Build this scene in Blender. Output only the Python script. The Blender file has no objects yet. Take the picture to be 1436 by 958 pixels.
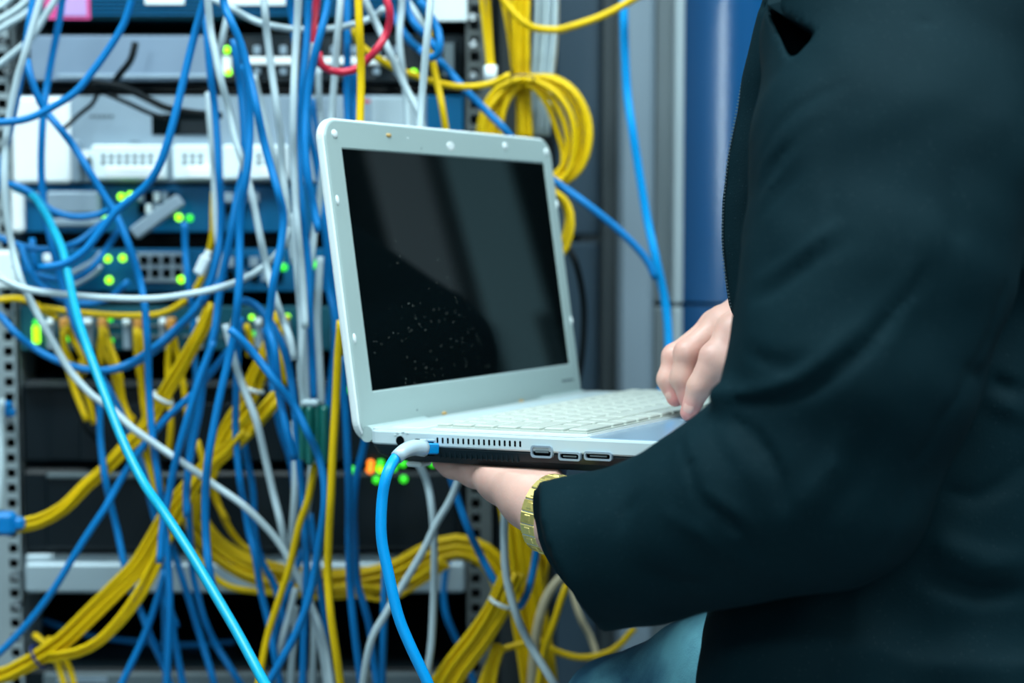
import bpy, bmesh, math, random
import numpy as np
from mathutils import Vector, Matrix
random.seed(7); RNG = np.random.default_rng(7)

# ------------------------------------------------------------------ camera, world, lights, exposure
F = 2216.0            # focal length in pixels of the 1436 px wide frame
PITCH = 0.079
CZ = 0.90
SP, CP = math.sin(PITCH), math.cos(PITCH)
scene = bpy.context.scene
col = scene.collection
cam_data = bpy.data.cameras.new('camera')
cam = bpy.data.objects.new('camera', cam_data); col.objects.link(cam)
cam.location = (0, 0, CZ); cam.rotation_euler = (math.pi/2 - PITCH, 0, 0)
cam_data.sensor_width = 36.0; cam_data.lens = F/1436*36
cam_data.clip_start = 0.05; cam_data.clip_end = 50
cam_data.dof.use_dof = True; cam_data.dof.focus_distance = 1.09; cam_data.dof.aperture_fstop = 4.0
scene.camera = cam
scene.view_settings.view_transform = 'Standard'; scene.view_settings.look = 'None'
scene.view_settings.gamma = 1.0; scene.view_settings.use_curve_mapping = False
scene.view_settings.exposure = 0.12
w = bpy.data.worlds.new('world'); scene.world = w; w.use_nodes = True
w.node_tree.nodes['Background'].inputs[0].default_value = (0.55, 0.75, 0.85, 1)
w.node_tree.nodes['Background'].inputs[1].default_value = 0.25

def area_light(name, loc, rot, sx, sy, power, color):
    l = bpy.data.lights.new(name, 'AREA'); l.shape = 'RECTANGLE'; l.size = sx; l.size_y = sy
    l.energy = power; l.color = color
    o = bpy.data.objects.new(name, l); col.objects.link(o); o.location = loc; o.rotation_euler = rot
    return o
COOL = (0.80, 0.97, 1.0)
for i, (x, y, sx, sy, p) in enumerate([(-0.8, 0.75, 1.2, 0.6, 50), (0.65, 0.5, 1.2, 0.6, 46), (-0.6, -1.3, 1.2, 0.6, 18), (0.9, -1.3, 1.2, 0.6, 14), (2.4, 0.6, 0.6, 1.2, 26)]):
    area_light('ceiling_light_lamp', (x, y, 2.56), (0, 0, 0), sx, sy, p, COOL)

# ------------------------------------------------------------------ helpers
def D(px, py):
    X = (px - 718)/F; Z = -(py - 479)/F
    return (X, CP + Z*SP, -SP + Z*CP)
def W3(px, py, Y):                      # where the sight line of a pixel meets the upright plane y = Y
    d = D(px, py); k = Y/d[1]
    return Vector((d[0]*k, Y, CZ + d[2]*k))
def C3(px, py, dist):
    d = D(px, py); return Vector((d[0]*dist, d[1]*dist, CZ + d[2]*dist))
def c2w(p):                             # camera-frame (right, depth, up) arrays to world
    p = np.asarray(p, float); o = np.empty_like(p)
    o[..., 0] = p[..., 0]; o[..., 1] = p[..., 1]*CP + p[..., 2]*SP; o[..., 2] = CZ - p[..., 1]*SP + p[..., 2]*CP
    return o
def cc(px, py, d): return np.array([(px-718)/F*d, d, -(py-479)/F*d])

MATS = {}
def mat(name, color, rough=0.5, metal=0.0, emit=None, es=0.0, noise=0.0, nscale=40.0, bump=0.0, bscale=200.0, sheen=0.0, coat=0.0, sss=0.0, trans=0.0, spec=None, color2=None):
    if name in MATS: return MATS[name]
    m = bpy.data.materials.new(name); m.use_nodes = True; MATS[name] = m
    nt = m.node_tree; N = nt.nodes; L = nt.links; b = N['Principled BSDF']
    b.inputs['Base Color'].default_value = (*color, 1); b.inputs['Roughness'].default_value = rough
    b.inputs['Metallic'].default_value = metal
    if spec is not None: b.inputs['Specular IOR Level'].default_value = spec
    if emit: b.inputs['Emission Color'].default_value = (*emit, 1); b.inputs['Emission Strength'].default_value = es
    if coat: b.inputs['Coat Weight'].default_value = coat; b.inputs['Coat Roughness'].default_value = 0.08 if coat < 0.6 else 0.19
    if sheen: b.inputs['Sheen Weight'].default_value = sheen; b.inputs['Sheen Roughness'].default_value = 0.4; b.inputs['Sheen Tint'].default_value = (0.4, 0.75, 0.85, 1)
    if sss: b.inputs['Subsurface Weight'].default_value = sss; b.inputs['Subsurface Radius'].default_value = (0.6, 0.2, 0.12); b.inputs['Subsurface Scale'].default_value = 0.006
    if trans: b.inputs['Transmission Weight'].default_value = trans
    if noise or bump:
        tc = N.new('ShaderNodeTexCoord')
    if noise:
        n = N.new('ShaderNodeTexNoise'); n.inputs['Scale'].default_value = nscale; n.inputs['Detail'].default_value = 4
        L.new(tc.outputs['Object'], n.inputs['Vector'])
        mx = N.new('ShaderNodeMix'); mx.data_type = 'RGBA'
        c2 = color2 or tuple(min(1, c*(1+noise)) for c in color)
        c1 = color if color2 else tuple(c*(1-noise) for c in color)
        mx.inputs[6].default_value = (*c1, 1); mx.inputs[7].default_value = (*c2, 1)
        L.new(n.outputs['Fac'], mx.inputs[0]); L.new(mx.outputs[2], b.inputs['Base Color'])
    if bump:
        n2 = N.new('ShaderNodeTexNoise'); n2.inputs['Scale'].default_value = bscale; n2.inputs['Detail'].default_value = 3
        L.new(tc.outputs['Object'], n2.inputs['Vector'])
        bp = N.new('ShaderNodeBump'); bp.inputs['Strength'].default_value = bump; bp.inputs['Distance'].default_value = 0.002
        L.new(n2.outputs['Fac'], bp.inputs['Height']); L.new(bp.outputs['Normal'], b.inputs['Normal'])
    return m

M = dict(
    blue=mat('blue_cable', (0.0, 0.165, 0.46), 0.42, noise=0.15, nscale=30, spec=0.25),
    bright=mat('bright_blue_cable', (0.0, 0.30, 0.74), 0.38, noise=0.08, spec=0.3),
    cyan=mat('cyan_cable', (0.0, 0.30, 0.48), 0.4, noise=0.2, nscale=120, spec=0.4),
    white=mat('white_cable', (0.44, 0.56, 0.61), 0.45, noise=0.1, nscale=30),
    yellow=mat('yellow_cable', (0.70, 0.46, 0.0), 0.45, noise=0.12, nscale=30, spec=0.25),
    beige=mat('beige_cable', (0.52, 0.46, 0.30), 0.45, noise=0.1),
    red=mat('red_cable', (0.62, 0.02, 0.06), 0.4, noise=0.1),
    black=mat('black_cable', (0.003, 0.006, 0.008), 0.5, spec=0.12),
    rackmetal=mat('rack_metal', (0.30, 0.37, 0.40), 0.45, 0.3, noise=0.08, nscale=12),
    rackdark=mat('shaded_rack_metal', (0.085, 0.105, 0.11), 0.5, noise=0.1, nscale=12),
    darkmetal=mat('dark_metal', (0.004, 0.009, 0.012), 0.5, 0.0, spec=0.15, noise=0.2, nscale=8),
    hole=mat('dark_opening', (0.001, 0.003, 0.004), 0.9, spec=0.03),
    silver=mat('silver_face', (0.27, 0.36, 0.44), 0.4, 0.2, noise=0.06, nscale=10),
    greyface=mat('grey_blue_face', (0.20, 0.28, 0.38), 0.4, 0.2, noise=0.08, nscale=10),
    blueface=mat('blue_face', (0.0, 0.095, 0.23), 0.4, 0.0, spec=0.2, noise=0.15, nscale=10),
    tealface=mat('teal_grille', (0.006, 0.075, 0.11), 0.5, 0.0, spec=0.2, noise=0.15, nscale=10),
    gloss=mat('glossy_black', (0.004, 0.009, 0.013), 0.3, spec=0.3, noise=0.2, nscale=6),
    plastic=mat('white_plastic', (0.90, 0.96, 0.98), 0.25, noise=0.02),
    portwhite=mat('pale_port_plastic', (0.80, 0.92, 0.96), 0.3),
    chrome=mat('bright_screw', (0.75, 0.78, 0.8), 0.2, 1.0),
    pink=mat('pink_label', (0.65, 0.06, 0.25), 0.5), lilac=mat('lilac_label', (0.48, 0.30, 0.62), 0.5),
    green=mat('green_wrap', (0.005, 0.14, 0.12), 0.4, noise=0.25, nscale=60),
    orangeplug=mat('orange_plug', (0.62, 0.28, 0.05), 0.5),
    ledg=mat('green_led', (0.1, 0.5, 0.02), 0.3, emit=(0.24, 0.85, 0.0), es=2.8),
    ledd=mat('deep_green_led', (0.02, 0.4, 0.05), 0.3, emit=(0.03, 0.55, 0.01), es=1.8),
    ledo=mat('orange_led', (0.5, 0.15, 0.02), 0.3, emit=(1.0, 0.22, 0.01), es=1.8),
    shelf=mat('shelf_metal', (0.36, 0.46, 0.52), 0.4, 0.2, noise=0.06),
    colblue=mat('blue_grey_panel', (0.045, 0.085, 0.125), 0.4, 0.1, noise=0.08, nscale=4),
    coldark=mat('dark_grey_strip', (0.055, 0.075, 0.085), 0.5, 0.1, noise=0.08, nscale=4),
    colgrey=mat('grey_strip', (0.20, 0.27, 0.33), 0.4, 0.1, noise=0.05, nscale=4),
    colmid=mat('mid_grey_strip', (0.15, 0.19, 0.21), 0.4, 0.1, noise=0.05, nscale=4),
    collight=mat('light_grey_strip', (0.34, 0.42, 0.46), 0.4, 0.1, noise=0.05, nscale=4),
    cabpale=mat('pale_cabinet_paint', (0.5, 0.82, 0.9), 0.5), cabdim=mat('grey_cabinet_paint', (0.5, 0.58, 0.62), 0.5),
    door=mat('glossy_blue_paint', (0.0, 0.062, 0.19), 0.19, coat=0.7, spec=0.6, noise=0.05, nscale=3),
    wall=mat('wall_paint', (0.17, 0.21, 0.23), 0.7, noise=0.04, nscale=3, bump=0.1),
    floor=mat('floor_tile', (0.15, 0.18, 0.20), 0.4, noise=0.15, nscale=5),
    joint=mat('tile_joint', (0.03, 0.04, 0.05), 0.8),
    ceil=mat('ceiling_tile', (0.40, 0.44, 0.46), 0.8, noise=0.04, bump=0.2),
    panel=mat('lamp_panel', (0.9, 0.95, 1), 0.5, emit=COOL, es=2.2),
    lid=mat('laptop_silver', (0.36, 0.47, 0.47), 0.34, coat=0.25, noise=0.03, nscale=8),
    lidrim=mat('laptop_white_rim', (0.72, 0.80, 0.82), 0.25),
    deck=mat('laptop_white_deck', (0.50, 0.58, 0.59), 0.28, coat=0.3),
    deckside=mat('laptop_side', (0.52, 0.64, 0.68), 0.3),
    key=mat('laptop_key', (0.46, 0.51, 0.47), 0.4, bump=0.02),
    palm=mat('palm_rest', (0.26, 0.38, 0.50), 0.22, coat=0.3),
    tray=mat('laptop_black_tray', (0.002, 0.012, 0.018), 0.38, spec=0.25, noise=0.2, nscale=30),
    gold=mat('gold', (1.0, 0.76, 0.26), 0.38, 1.0, noise=0.1, nscale=300),
    steel=mat('steel', (0.7, 0.72, 0.72), 0.2, 1.0),
    clear=mat('clear_boot', (0.62, 0.78, 0.84), 0.2, trans=0.35),
    rubber=mat('rubber_pad', (0.62, 0.72, 0.72), 0.4), amber=mat('amber_pad', (0.5, 0.33, 0.12), 0.5),
    tie=mat('dark_blue_tie', (0.01, 0.02, 0.12), 0.4),
    ink=mat('grey_ink', (0.10, 0.14, 0.16), 0.6), redink=mat('red_ink', (0.55, 0.08, 0.10), 0.6),
    hair=mat('black_hair', (0.006, 0.005, 0.005), 0.45, bump=0.3, bscale=120),
)

def smooth(me, on=True):
    me.polygons.foreach_set('use_smooth', [on]*len(me.polygons))
def link(name, me, m, parent=None, **props):
    o = bpy.data.objects.new(name, me); col.objects.link(o)
    if m is not None and len(me.materials) == 0: me.materials.append(m)
    if parent is not None: o.parent = parent
    for k, v in props.items(): o[k] = v
    return o
def bm_obj(name, bm, m, parent=None, sm=False, **props):
    me = bpy.data.meshes.new(name); bm.to_mesh(me); bm.free()
    if sm: smooth(me)
    return link(name, me, m, parent, **props)
def tag(o, label=None, cat=None, group=None, kind=None):
    if label: o['label'] = label
    if cat: o['category'] = cat
    if group: o['group'] = group
    if kind: o['kind'] = kind
    return o
def empty(name, loc=(0, 0, 0), **p):
    o = bpy.data.objects.new(name, None); col.objects.link(o); o.location = loc; o.empty_display_size = 0.02
    for k, v in p.items(): o[k] = v
    return o
def add_box(bm, c, s, bev=0.0, seg=1, mtx=None):
    r = bmesh.ops.create_cube(bm, size=1.0)
    vs = r['verts']
    bmesh.ops.scale(bm, vec=Vector(s), verts=vs)
    if bev:
        es = list({e for v in vs for e in v.link_edges})
        rr = bmesh.ops.bevel(bm, geom=es, offset=min(bev, min(s)*0.45), segments=seg, affect='EDGES', profile=0.5)
        vs = list({v for f in rr['faces'] for v in f.verts} | {v for v in vs if v.is_valid})
    bmesh.ops.translate(bm, vec=Vector(c), verts=vs)
    if mtx is not None: bmesh.ops.transform(bm, matrix=mtx, verts=vs)
    return vs
def box(name, c, s, m, parent=None, bev=0.0, seg=1, mtx=None, **p):
    bm = bmesh.new(); add_box(bm, c, s, bev, seg, mtx)
    return bm_obj(name, bm, m, parent, **p)
def pr(name, x0, y0, x1, y1, Y, depth, m, parent=None, bev=0.0012, **p):
    """a box whose front face stands on the upright plane y=Y and covers the given span there"""
    a = W3(x0, (y0+y1)/2, Y); b = W3(x1, (y0+y1)/2, Y); t = W3(x0, y0, Y).z; u = W3(x0, y1, Y).z
    return box(name, ((a.x+b.x)/2, Y+depth/2, (t+u)/2), (abs(b.x-a.x), depth, abs(t-u)), m, parent, bev, **p)
def catmull(P, step):
    P = [np.asarray(p, float) for p in P]
    if len(P) == 2: P = [P[0], (P[0]+P[1])/2, P[1]]
    P = [2*P[0]-P[1]] + P + [2*P[-1]-P[-2]]
    out = []
    for i in range(1, len(P)-2):
        p0, p1, p2, p3 = P[i-1:i+3]
        n = max(2, int(np.linalg.norm(p2-p1)/step))
        for k in range(n):
            t = k/n
            out.append(0.5*((2*p1)+(-p0+p2)*t+(2*p0-5*p1+4*p2-p3)*t*t+(-p0+3*p1-3*p2+p3)*t**3))
    out.append(P[-2]); return np.array(out)
def tube_mesh(name, pts, r, sides=8):
    pts = np.asarray(pts, float); n = len(pts)
    T = np.gradient(pts, axis=0); T /= np.linalg.norm(T, axis=1)[:, None]+1e-12
    rr = np.full(n, r) if np.isscalar(r) else np.asarray(r)
    u = np.cross(T[0], (0, 1, 0.01)); 
    if np.linalg.norm(u) < 1e-3: u = np.cross(T[0], (1, 0, 0))
    u /= np.linalg.norm(u); V = np.empty((n, sides, 3)); ang = np.arange(sides)*2*math.pi/sides
    for i in range(n):
        u = u - T[i]*(u@T[i]); u /= np.linalg.norm(u)+1e-12; v = np.cross(T[i], u)
        V[i] = pts[i] + rr[i]*(np.cos(ang)[:, None]*u + np.sin(ang)[:, None]*v)
    i = np.arange(n-1)[:, None]*sides; j = np.arange(sides)[None]; k = (j+1) % sides
    Q = np.stack([i+j, i+k, i+sides+k, i+sides+j], -1).reshape(-1, 4)
    faces = Q.tolist() + [list(range(sides))[::-1], list(range((n-1)*sides, n*sides))]
    me = bpy.data.meshes.new(name); me.from_pydata(V.reshape(-1, 3).tolist(), [], faces); smooth(me); return me
def ball(name, c, r, m, parent=None, sc=(1, 1, 1), seg=10, mtx=None, **p):
    bm = bmesh.new(); bmesh.ops.create_uvsphere(bm, u_segments=seg, v_segments=max(5, seg//2+1), radius=r)
    bmesh.ops.scale(bm, vec=Vector(sc), verts=bm.verts); bmesh.ops.translate(bm, vec=Vector(c), verts=bm.verts)
    if mtx is not None: bmesh.ops.transform(bm, matrix=mtx, verts=bm.verts)
    return bm_obj(name, bm, m, parent, sm=True, **p)
def disc(name, c, r, h, m, parent=None, axis='Y', seg=14, mtx=None, **p):
    bm = bmesh.new(); bmesh.ops.create_cone(bm, cap_ends=True, segments=seg, radius1=r, radius2=r*0.85, depth=h)
    if axis == 'Y': bmesh.ops.rotate(bm, matrix=Matrix.Rotation(math.pi/2, 3, 'X'), verts=bm.verts, cent=(0, 0, 0))
    if axis == 'X': bmesh.ops.rotate(bm, matrix=Matrix.Rotation(math.pi/2, 3, 'Y'), verts=bm.verts, cent=(0, 0, 0))
    bmesh.ops.translate(bm, vec=Vector(c), verts=bm.verts)
    if mtx is not None: bmesh.ops.transform(bm, matrix=mtx, verts=bm.verts)
    return bm_obj(name, bm, m, parent, **p)

# ------------------------------------------------------------------ the room
XL, XR, YB, YF, ZC = -2.2, 3.2, -2.6, 3.0, 2.6
def slab(name, c, s, m): return box(name, c, s, m, kind='structure')
fl = slab('floor', ((XL+XR)/2, (YB+YF)/2, -0.06), (XR-XL, YF-YB, 0.10), M['joint'])
tile_me = None
nx, ny = 9, 9
for i in range(nx):
    for j in range(ny):
        sx, sy = (XR-XL)/nx, (YF-YB)/ny
        if tile_me is None:
            t = box('floor_tile', (0, 0, 0), (sx-0.006, sy-0.006, 0.012), M['floor'], fl, 0.002); tile_me = t.data
        else: t = link('floor_tile', tile_me, None, fl)
        t.location = (XL+sx*(i+.5), YB+sy*(j+.5), -0.006)
slab('wall_left', (XL-0.05, (YB+YF)/2, ZC/2), (0.1, YF-YB, ZC), M['wall'])
slab('wall_right', (XR+0.05, (YB+YF)/2, ZC/2), (0.1, YF-YB, ZC), M['wall'])
slab('wall_back', ((XL+XR)/2, YF+0.05, ZC/2), (XR-XL, 0.1, ZC), M['wall'])
slab('wall_front', ((XL+XR)/2, YB-0.05, ZC/2), (XR-XL, 0.1, ZC), M['wall'])
wf = box('window_1', (-0.7, YB+0.01, 1.45), (0.30, 0.04, 1.16), M['collight'], kind='structure')  # unseen glowing panel added behind the camera to give the blue door its highlight
box('pane', (-0.7, YB+0.035, 1.45), (0.24, 0.01, 1.10), mat('daylight_pane', (0.9, 0.95, 1), 0.3, emit=(0.75, 0.95, 1.0), es=16.0), wf)
box('glazing_bar', (-0.7, YB+0.045, 1.45), (0.012, 0.02, 1.10), M['collight'], wf); box('glazing_bar', (-0.7, YB+0.045, 1.45), (0.24, 0.02, 0.02), M['collight'], wf)
slab('ceiling', ((XL+XR)/2, (YB+YF)/2, ZC+0.05), (XR-XL, YF-YB, 0.1), M['ceil'])
for i, (x, y, sx, sy) in enumerate([(-0.8, 0.75, 1.2, 0.6), (0.65, 0.5, 1.2, 0.6), (-0.6, -1.3, 1.2, 0.6), (0.9, -1.3, 1.2, 0.6), (2.4, 0.6, 0.6, 1.2)]):
    f = box('ceiling_light', (x, y, 2.59), (sx+0.05, sy+0.05, 0.02), M['collight'])
    tag(f, ['ceiling panel light above the left part of the rack aisle','ceiling panel light over the person','ceiling panel light behind the camera, left one','ceiling panel light behind the camera, right one','ceiling panel light beside the row of tall cabinets'][i], 'light', 'ceiling panel lights')
    box('diffuser', (x, y, 2.577), (sx, sy, 0.01), M['panel'], f)
# tall cabinets on the far right side of the aisle (they mirror in the laptop screen)
for i, (y0, y1, mm, lb) in enumerate([(0.35, 1.50, 'colblue', 'blue-grey tall cabinet at the near end of the right hand row'), (1.50, 2.33, 'darkmetal', 'black cabinet next to the blue-grey one in the right hand row'),
        (2.33, 2.49, 'cabdim', 'narrow grey cabinet in the right hand row'), (2.49, 2.545, 'coldark', 'slim dark filler cabinet in the right hand row'),
        (2.545, 2.73, 'cabpale', 'pale teal cabinet in the right hand row'), (2.73, 2.99, 'darkmetal', 'black cabinet at the far end of the right hand row')]):
    yy = y0; wd = y1-y0
    c = box('tall_cabinet', (2.85, (y0+y1)/2, 1.0), (0.6, wd-0.004, 2.0), M[mm], bev=0.006)
    tag(c, lb, 'cabinet', 'cabinets along the right wall')
    box('handle', (2.54, yy+wd*0.8, 1.0), (0.02, 0.02, 0.2), M['darkmetal'], c, 0.004)
# ------------------------------------------------------------------ the open rack
YR = 1.634
rack = tag(empty('server_rack', (W3(330, 479, YR).x, YR, 0)), 'open equipment rack with pale perforated posts holding the stacked network gear', 'rack')
def wpart(name, parent, o):          # parent keeping the world place
    return o
rack_loc = rack.location.copy()
def RK(o):
    o.parent = rack; o.location = o.location - rack_loc; return o
def post(name, xa, xb, Y, holes_x, y_from, y_to, m):
    """square-holed upright: two flanges with bridges between the holes"""
    xm = (W3(xa, 700, Y).x, W3(xb, 700, Y).x)
    hx = W3(holes_x, 700, Y).x; hw = 0.0048; pitch = 0.0159
    bm = bmesh.new(); z0, z1 = 0.05, 1.95
    add_box(bm, ((xm[0]+hx-hw)/2, Y+0.001, (z0+z1)/2), (hx-hw-xm[0], 0.002, z1-z0))
    add_box(bm, ((xm[1]+hx+hw)/2, Y+0.001, (z0+z1)/2), (xm[1]-hx-hw, 0.002, z1-z0))
    add_box(bm, (xm[0]+0.001, Y+0.03, (z0+z1)/2), (0.002, 0.06, z1-z0))
    add_box(bm, (xm[1]-0.001, Y+0.03, (z0+z1)/2), (0.002, 0.06, z1-z0))
    z = z0+0.003
    while z < z1-0.01:
        add_box(bm, (hx, Y+0.001, z), (2*hw, 0.002, pitch-0.0095)); z += pitch
    return RK(bm_obj(name, bm, m))
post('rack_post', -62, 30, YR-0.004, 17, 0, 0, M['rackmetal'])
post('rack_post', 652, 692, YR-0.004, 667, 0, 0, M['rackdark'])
for nm, a, b, m_ in (('side_panel', -66, -62, M['darkmetal']), ('side_panel', 694, 698, M['darkmetal'])):
    xa, xb = W3(a, 479, YR).x, W3(b, 479, YR).x
    RK(box(nm, ((xa+xb)/2, YR+0.32, 1.0), (max(0.004, xb-xa), 0.62, 1.95), m_))
xa, xb = W3(-62, 479, YR).x, W3(694, 479, YR).x
RK(box('back_panel', ((xa+xb)/2, YR+0.64, 1.0), (xb-xa, 0.004, 1.95), M['darkmetal']))
RK(box('top_panel', ((xa+xb)/2, YR+0.31, 1.98), (xb-xa, 0.66, 0.03), M['darkmetal'], bev=0.004))
RK(box('base_panel', ((xa+xb)/2, YR+0.31, 0.03), (xb-xa, 0.66, 0.06), M['darkmetal'], bev=0.004))
# screws on the posts
for k, (x, y) in enumerate([(5, 58), (11, 100), (10, 360), (12, 590), (22, 807), (24, 848), (662, 24), (664, 62), (664, 106), (12, 440), (2, 92)]):
    p = W3(x, y, YR-0.012); RK(disc('screw', p, 0.0045, 0.006, M['chrome']))

def device(name, label, cat, y0, y1, m, x0=28, x1=655, depth=0.45, Y=None, bev=0.0015):
    o = pr(name, x0, y0, x1, y1, Y or YR, depth, m, bev=bev); tag(o, label, cat); return o
def led(x, y, parent, m='ledg', r=0.0023, Y=None, sz=1.0):
    p = W3(x, y, Y or (YR-0.006)); return ball('led', p, r, M[m], parent, (1, 0.6, sz), 8)

# top: teal switch with perforated grille and pink/lilac label
d1 = device('network_switch', 'teal-fronted switch with fine louvres and a pink-edged lilac tag, topmost in the rack', 'network switch', -32, 27, M['tealface'])
for k in range(9): pr('louvre', 128, -26+k*5.6, 600, -23.6+k*5.6, YR-0.0025, 0.003, M['blueface'], d1, 0)
pr('label_edge', 62, -26, 126, 27, YR-0.002, 0.002, M['pink'], d1, 0); pr('label_face', 80, -24, 121, 22, YR-0.003, 0.002, M['lilac'], d1, 0)
pr('label_face', 203, -20, 258, 6, YR-0.004, 0.003, M['portwhite'], d1, 0); pr('label_face', 318, -20, 400, 7, YR-0.004, 0.003, M['portwhite'], d1, 0)
pr('sticker', 604, -24, 655, 30, YR-0.008, 0.004, M['portwhite'], d1, 0.001)
# grey module with the port switch on its right
d2 = device('rack_server', 'grey-blue blank-fronted server with a dark port section, under the teal switch', 'server', 48, 116, M['darkmetal'])
pr('face_plate', 42, 50, 300, 113, YR-0.006, 0.006, M['greyface'], d2); pr('lower_lip', 80, 104, 298, 110, YR-0.009, 0.004, M['silver'], d2)
pr('port_panel', 306, 52, 600, 114, YR-0.004, 0.004, M['gloss'], d2)
for x0, x1 in ((344, 376), (380, 414), (432, 440), (450, 486), (490, 504), (514, 542), (548, 566)):
    b = pr('port_bar', x0, 80, x1, 91, YR-0.010, 0.007, M['plastic'], d2)
    pr('port', (x0+x1)/2-5, 64, (x0+x1)/2+5, 76, YR-0.007, 0.004, M['silver'], d2); pr('port', (x0+x1)/2-5, 94, (x0+x1)/2+5, 105, YR-0.007, 0.004, M['silver'], d2)
pr('status_window', 311, 78, 324, 106, YR-0.012, 0.009, M['plastic'], d2)
pr('handle', 617, 54, 642, 112, YR-0.02, 0.016, M['gloss'], d2, 0.003); pr('handle_recess', 622, 60, 636, 106, YR-0.0215, 0.002, M['ink'], d2, 0)
for x, y, k in ((318, 70, 'ledg'), (330, 68, 'ledd'), (320, 101, 'ledg'), (580, 102, 'ledg')): led(x, y, d2, k, Y=YR-0.014, r=0.0038)
# light grey appliance
d3 = device('network_appliance', 'light grey appliance with a white panel, dark cut-out and pale port blocks', 'server', 134, 256, M['silver'])
for a, b in ((16, 56), (60, 98)): pr('white_panel', a, 136, b, 257, YR-0.008, 0.008, M['plastic'], d3, 0.003)
pr('cut_out', 213, 160, 291, 189, YR-0.001, 0.002, M['hole'], d3, 0); pr('cut_out', 252, 168, 300, 187, YR-0.003, 0.002, M['gloss'], d3, 0)
for a, b in ((128, 232), (242, 304), (312, 338), (346, 404)):
    k = pr('port_block', a, 203, b, 252, YR-0.014, 0.014, M['portwhite'], d3, 0.002)
    x = a+14
    while x < b-20:
        pr('port_slot', x, 216, x+6, 222, YR-0.0145, 0.002, M['ink'], k, 0); pr('port_slot', x, 225, x+6, 231, YR-0.0145, 0.002, M['ink'], k, 0); x += 11
    pr('lower_lip', a+20, 235, b-4, 250, YR-0.019, 0.006, M['plastic'], k, 0.001)
for k in range(5): pr('printed_mark', 126+k*7, 161, 131+k*7, 165, YR-0.0006, 0.001, M['ink'], d3, 0)
pr('printed_mark', 182, 198, 196, 200, YR-0.0006, 0.001, M['ink'], d3, 0); pr('printed_mark', 503, 140, 521, 144, YR-0.0006, 0.001, M['redink'], d3, 0)
pr('front_bezel', 598, 134, 650, 190, YR-0.006, 0.006, M['blueface'], d3); pr('front_bezel', 520, 136, 590, 256, YR-0.005, 0.005, M['shelf'], d3)
pr('side_bracket', 100, 196, 112, 256, YR-0.010, 0.010, M['silver'], d3, 0.002); disc('knob', W3(120, 218, YR-0.012), 0.006, 0.02, M['plastic'], d3)
# blue switch one
d4 = device('network_switch', 'upper blue-fronted switch with a pale slot cover and a tilted grey tab', 'network switch', 260, 326, M['blueface'])
pr('slot_cover', 64, 268, 140, 301, YR-0.007, 0.007, M['silver'], d4, 0.003); pr('slot_cover', 72, 306, 142, 318, YR-0.005, 0.005, M['silver'], d4, 0.002)
pr('white_panel', 15, 266, 32, 326, YR-0.012, 0.012, M['plastic'], d4, 0.003); pr('white_panel', 38, 270, 55, 282, YR-0.006, 0.006, M['silver'], d4, 0.002)
for i in range(5):
    for j in range(2):
        pr('port', 193+i*11, 269+j*17, 201+i*11, 283+j*17, YR-0.007, 0.007, [M['silver'], M['hole'], M['portwhite']][(i+j) % 3], d4, 0.001)
for x in (313, 331, 349): pr('port', x, 270, x+14, 284, YR-0.006, 0.006, M['silver'], d4, 0.001); pr('port_opening', x+3, 288, x+12, 300, YR-0.003, 0.003, M['hole'], d4, 0)
t = pr('tilted_tab', -38, -9, 38, 9, 1.0, 0.012, M['silver'], None, 0.002)
bm = bmesh.new(); add_box(bm, (0, 0, 0), (0.060, 0.012, 0.014), 0.002); bmesh.ops.rotate(bm, matrix=Matrix.Rotation(math.radians(36), 3, 'Y').inverted() @ Matrix.Identity(3), verts=bm.verts, cent=(0, 0, 0))
bpy.data.objects.remove(t); tb = bm_obj('release_tab', bm, M['silver'], d4); tb.location = W3(221, 304, YR-0.03)
for x, y, k in ((170, 276, 'ledg'), (183, 274, 'ledg'), (149, 306, 'ledg'), (251, 305, 'ledg'), (266, 306, 'ledd')): led(x, y, d4, k, Y=YR-0.012, r=0.0040)
# blue switch two
d5 = device('network_switch', 'lower blue-fronted switch with silver arches and a grid of dark ports', 'network switch', 349, 409, M['blueface'])
pr('port_frame', 192, 354, 258, 396, YR-0.006, 0.006, M['silver'], d5)
for i in range(4):
    for j in range(2):
        pr('port_opening', 196+i*16, 359+j*18, 207+i*16, 371+j*18, YR-0.0075, 0.003, M['hole'], d5, 0)
for i in range(5):
    for j in range(2):
        pr('port_opening', 316+i*17, 360+j*20, 328+i*17, 374+j*20, YR-0.003, 0.004, M['hole' if (i+j) % 2 else 'silver'], d5, 0)
for k in range(3):
    P = [W3(x, y, YR-0.012) for x, y in ((96, 386+k*9), (115, 376+k*9), (132, 366+k*9), (142, 354+k*9))]
    link('silver_arch', tube_mesh('silver_arch', catmull(P, .005), 0.0028, 6), M['silver'], d5)
for x, y, k in ((151, 363, 'ledg'), (172, 362, 'ledg'), (153, 393, 'ledg'), (254, 392, 'ledg'), (398, 375, 'ledd'), (441, 371, 'ledd')): led(x, y, d5, k, Y=YR-0.010, r=0.0040)
pr('white_panel', -10, 352, 22, 405, YR-0.02, 0.014, M['portwhite'], d5, 0.003); pr('port_frame', 60, 356, 72, 368, YR-0.008, 0.006, M['portwhite'], d5)
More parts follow.
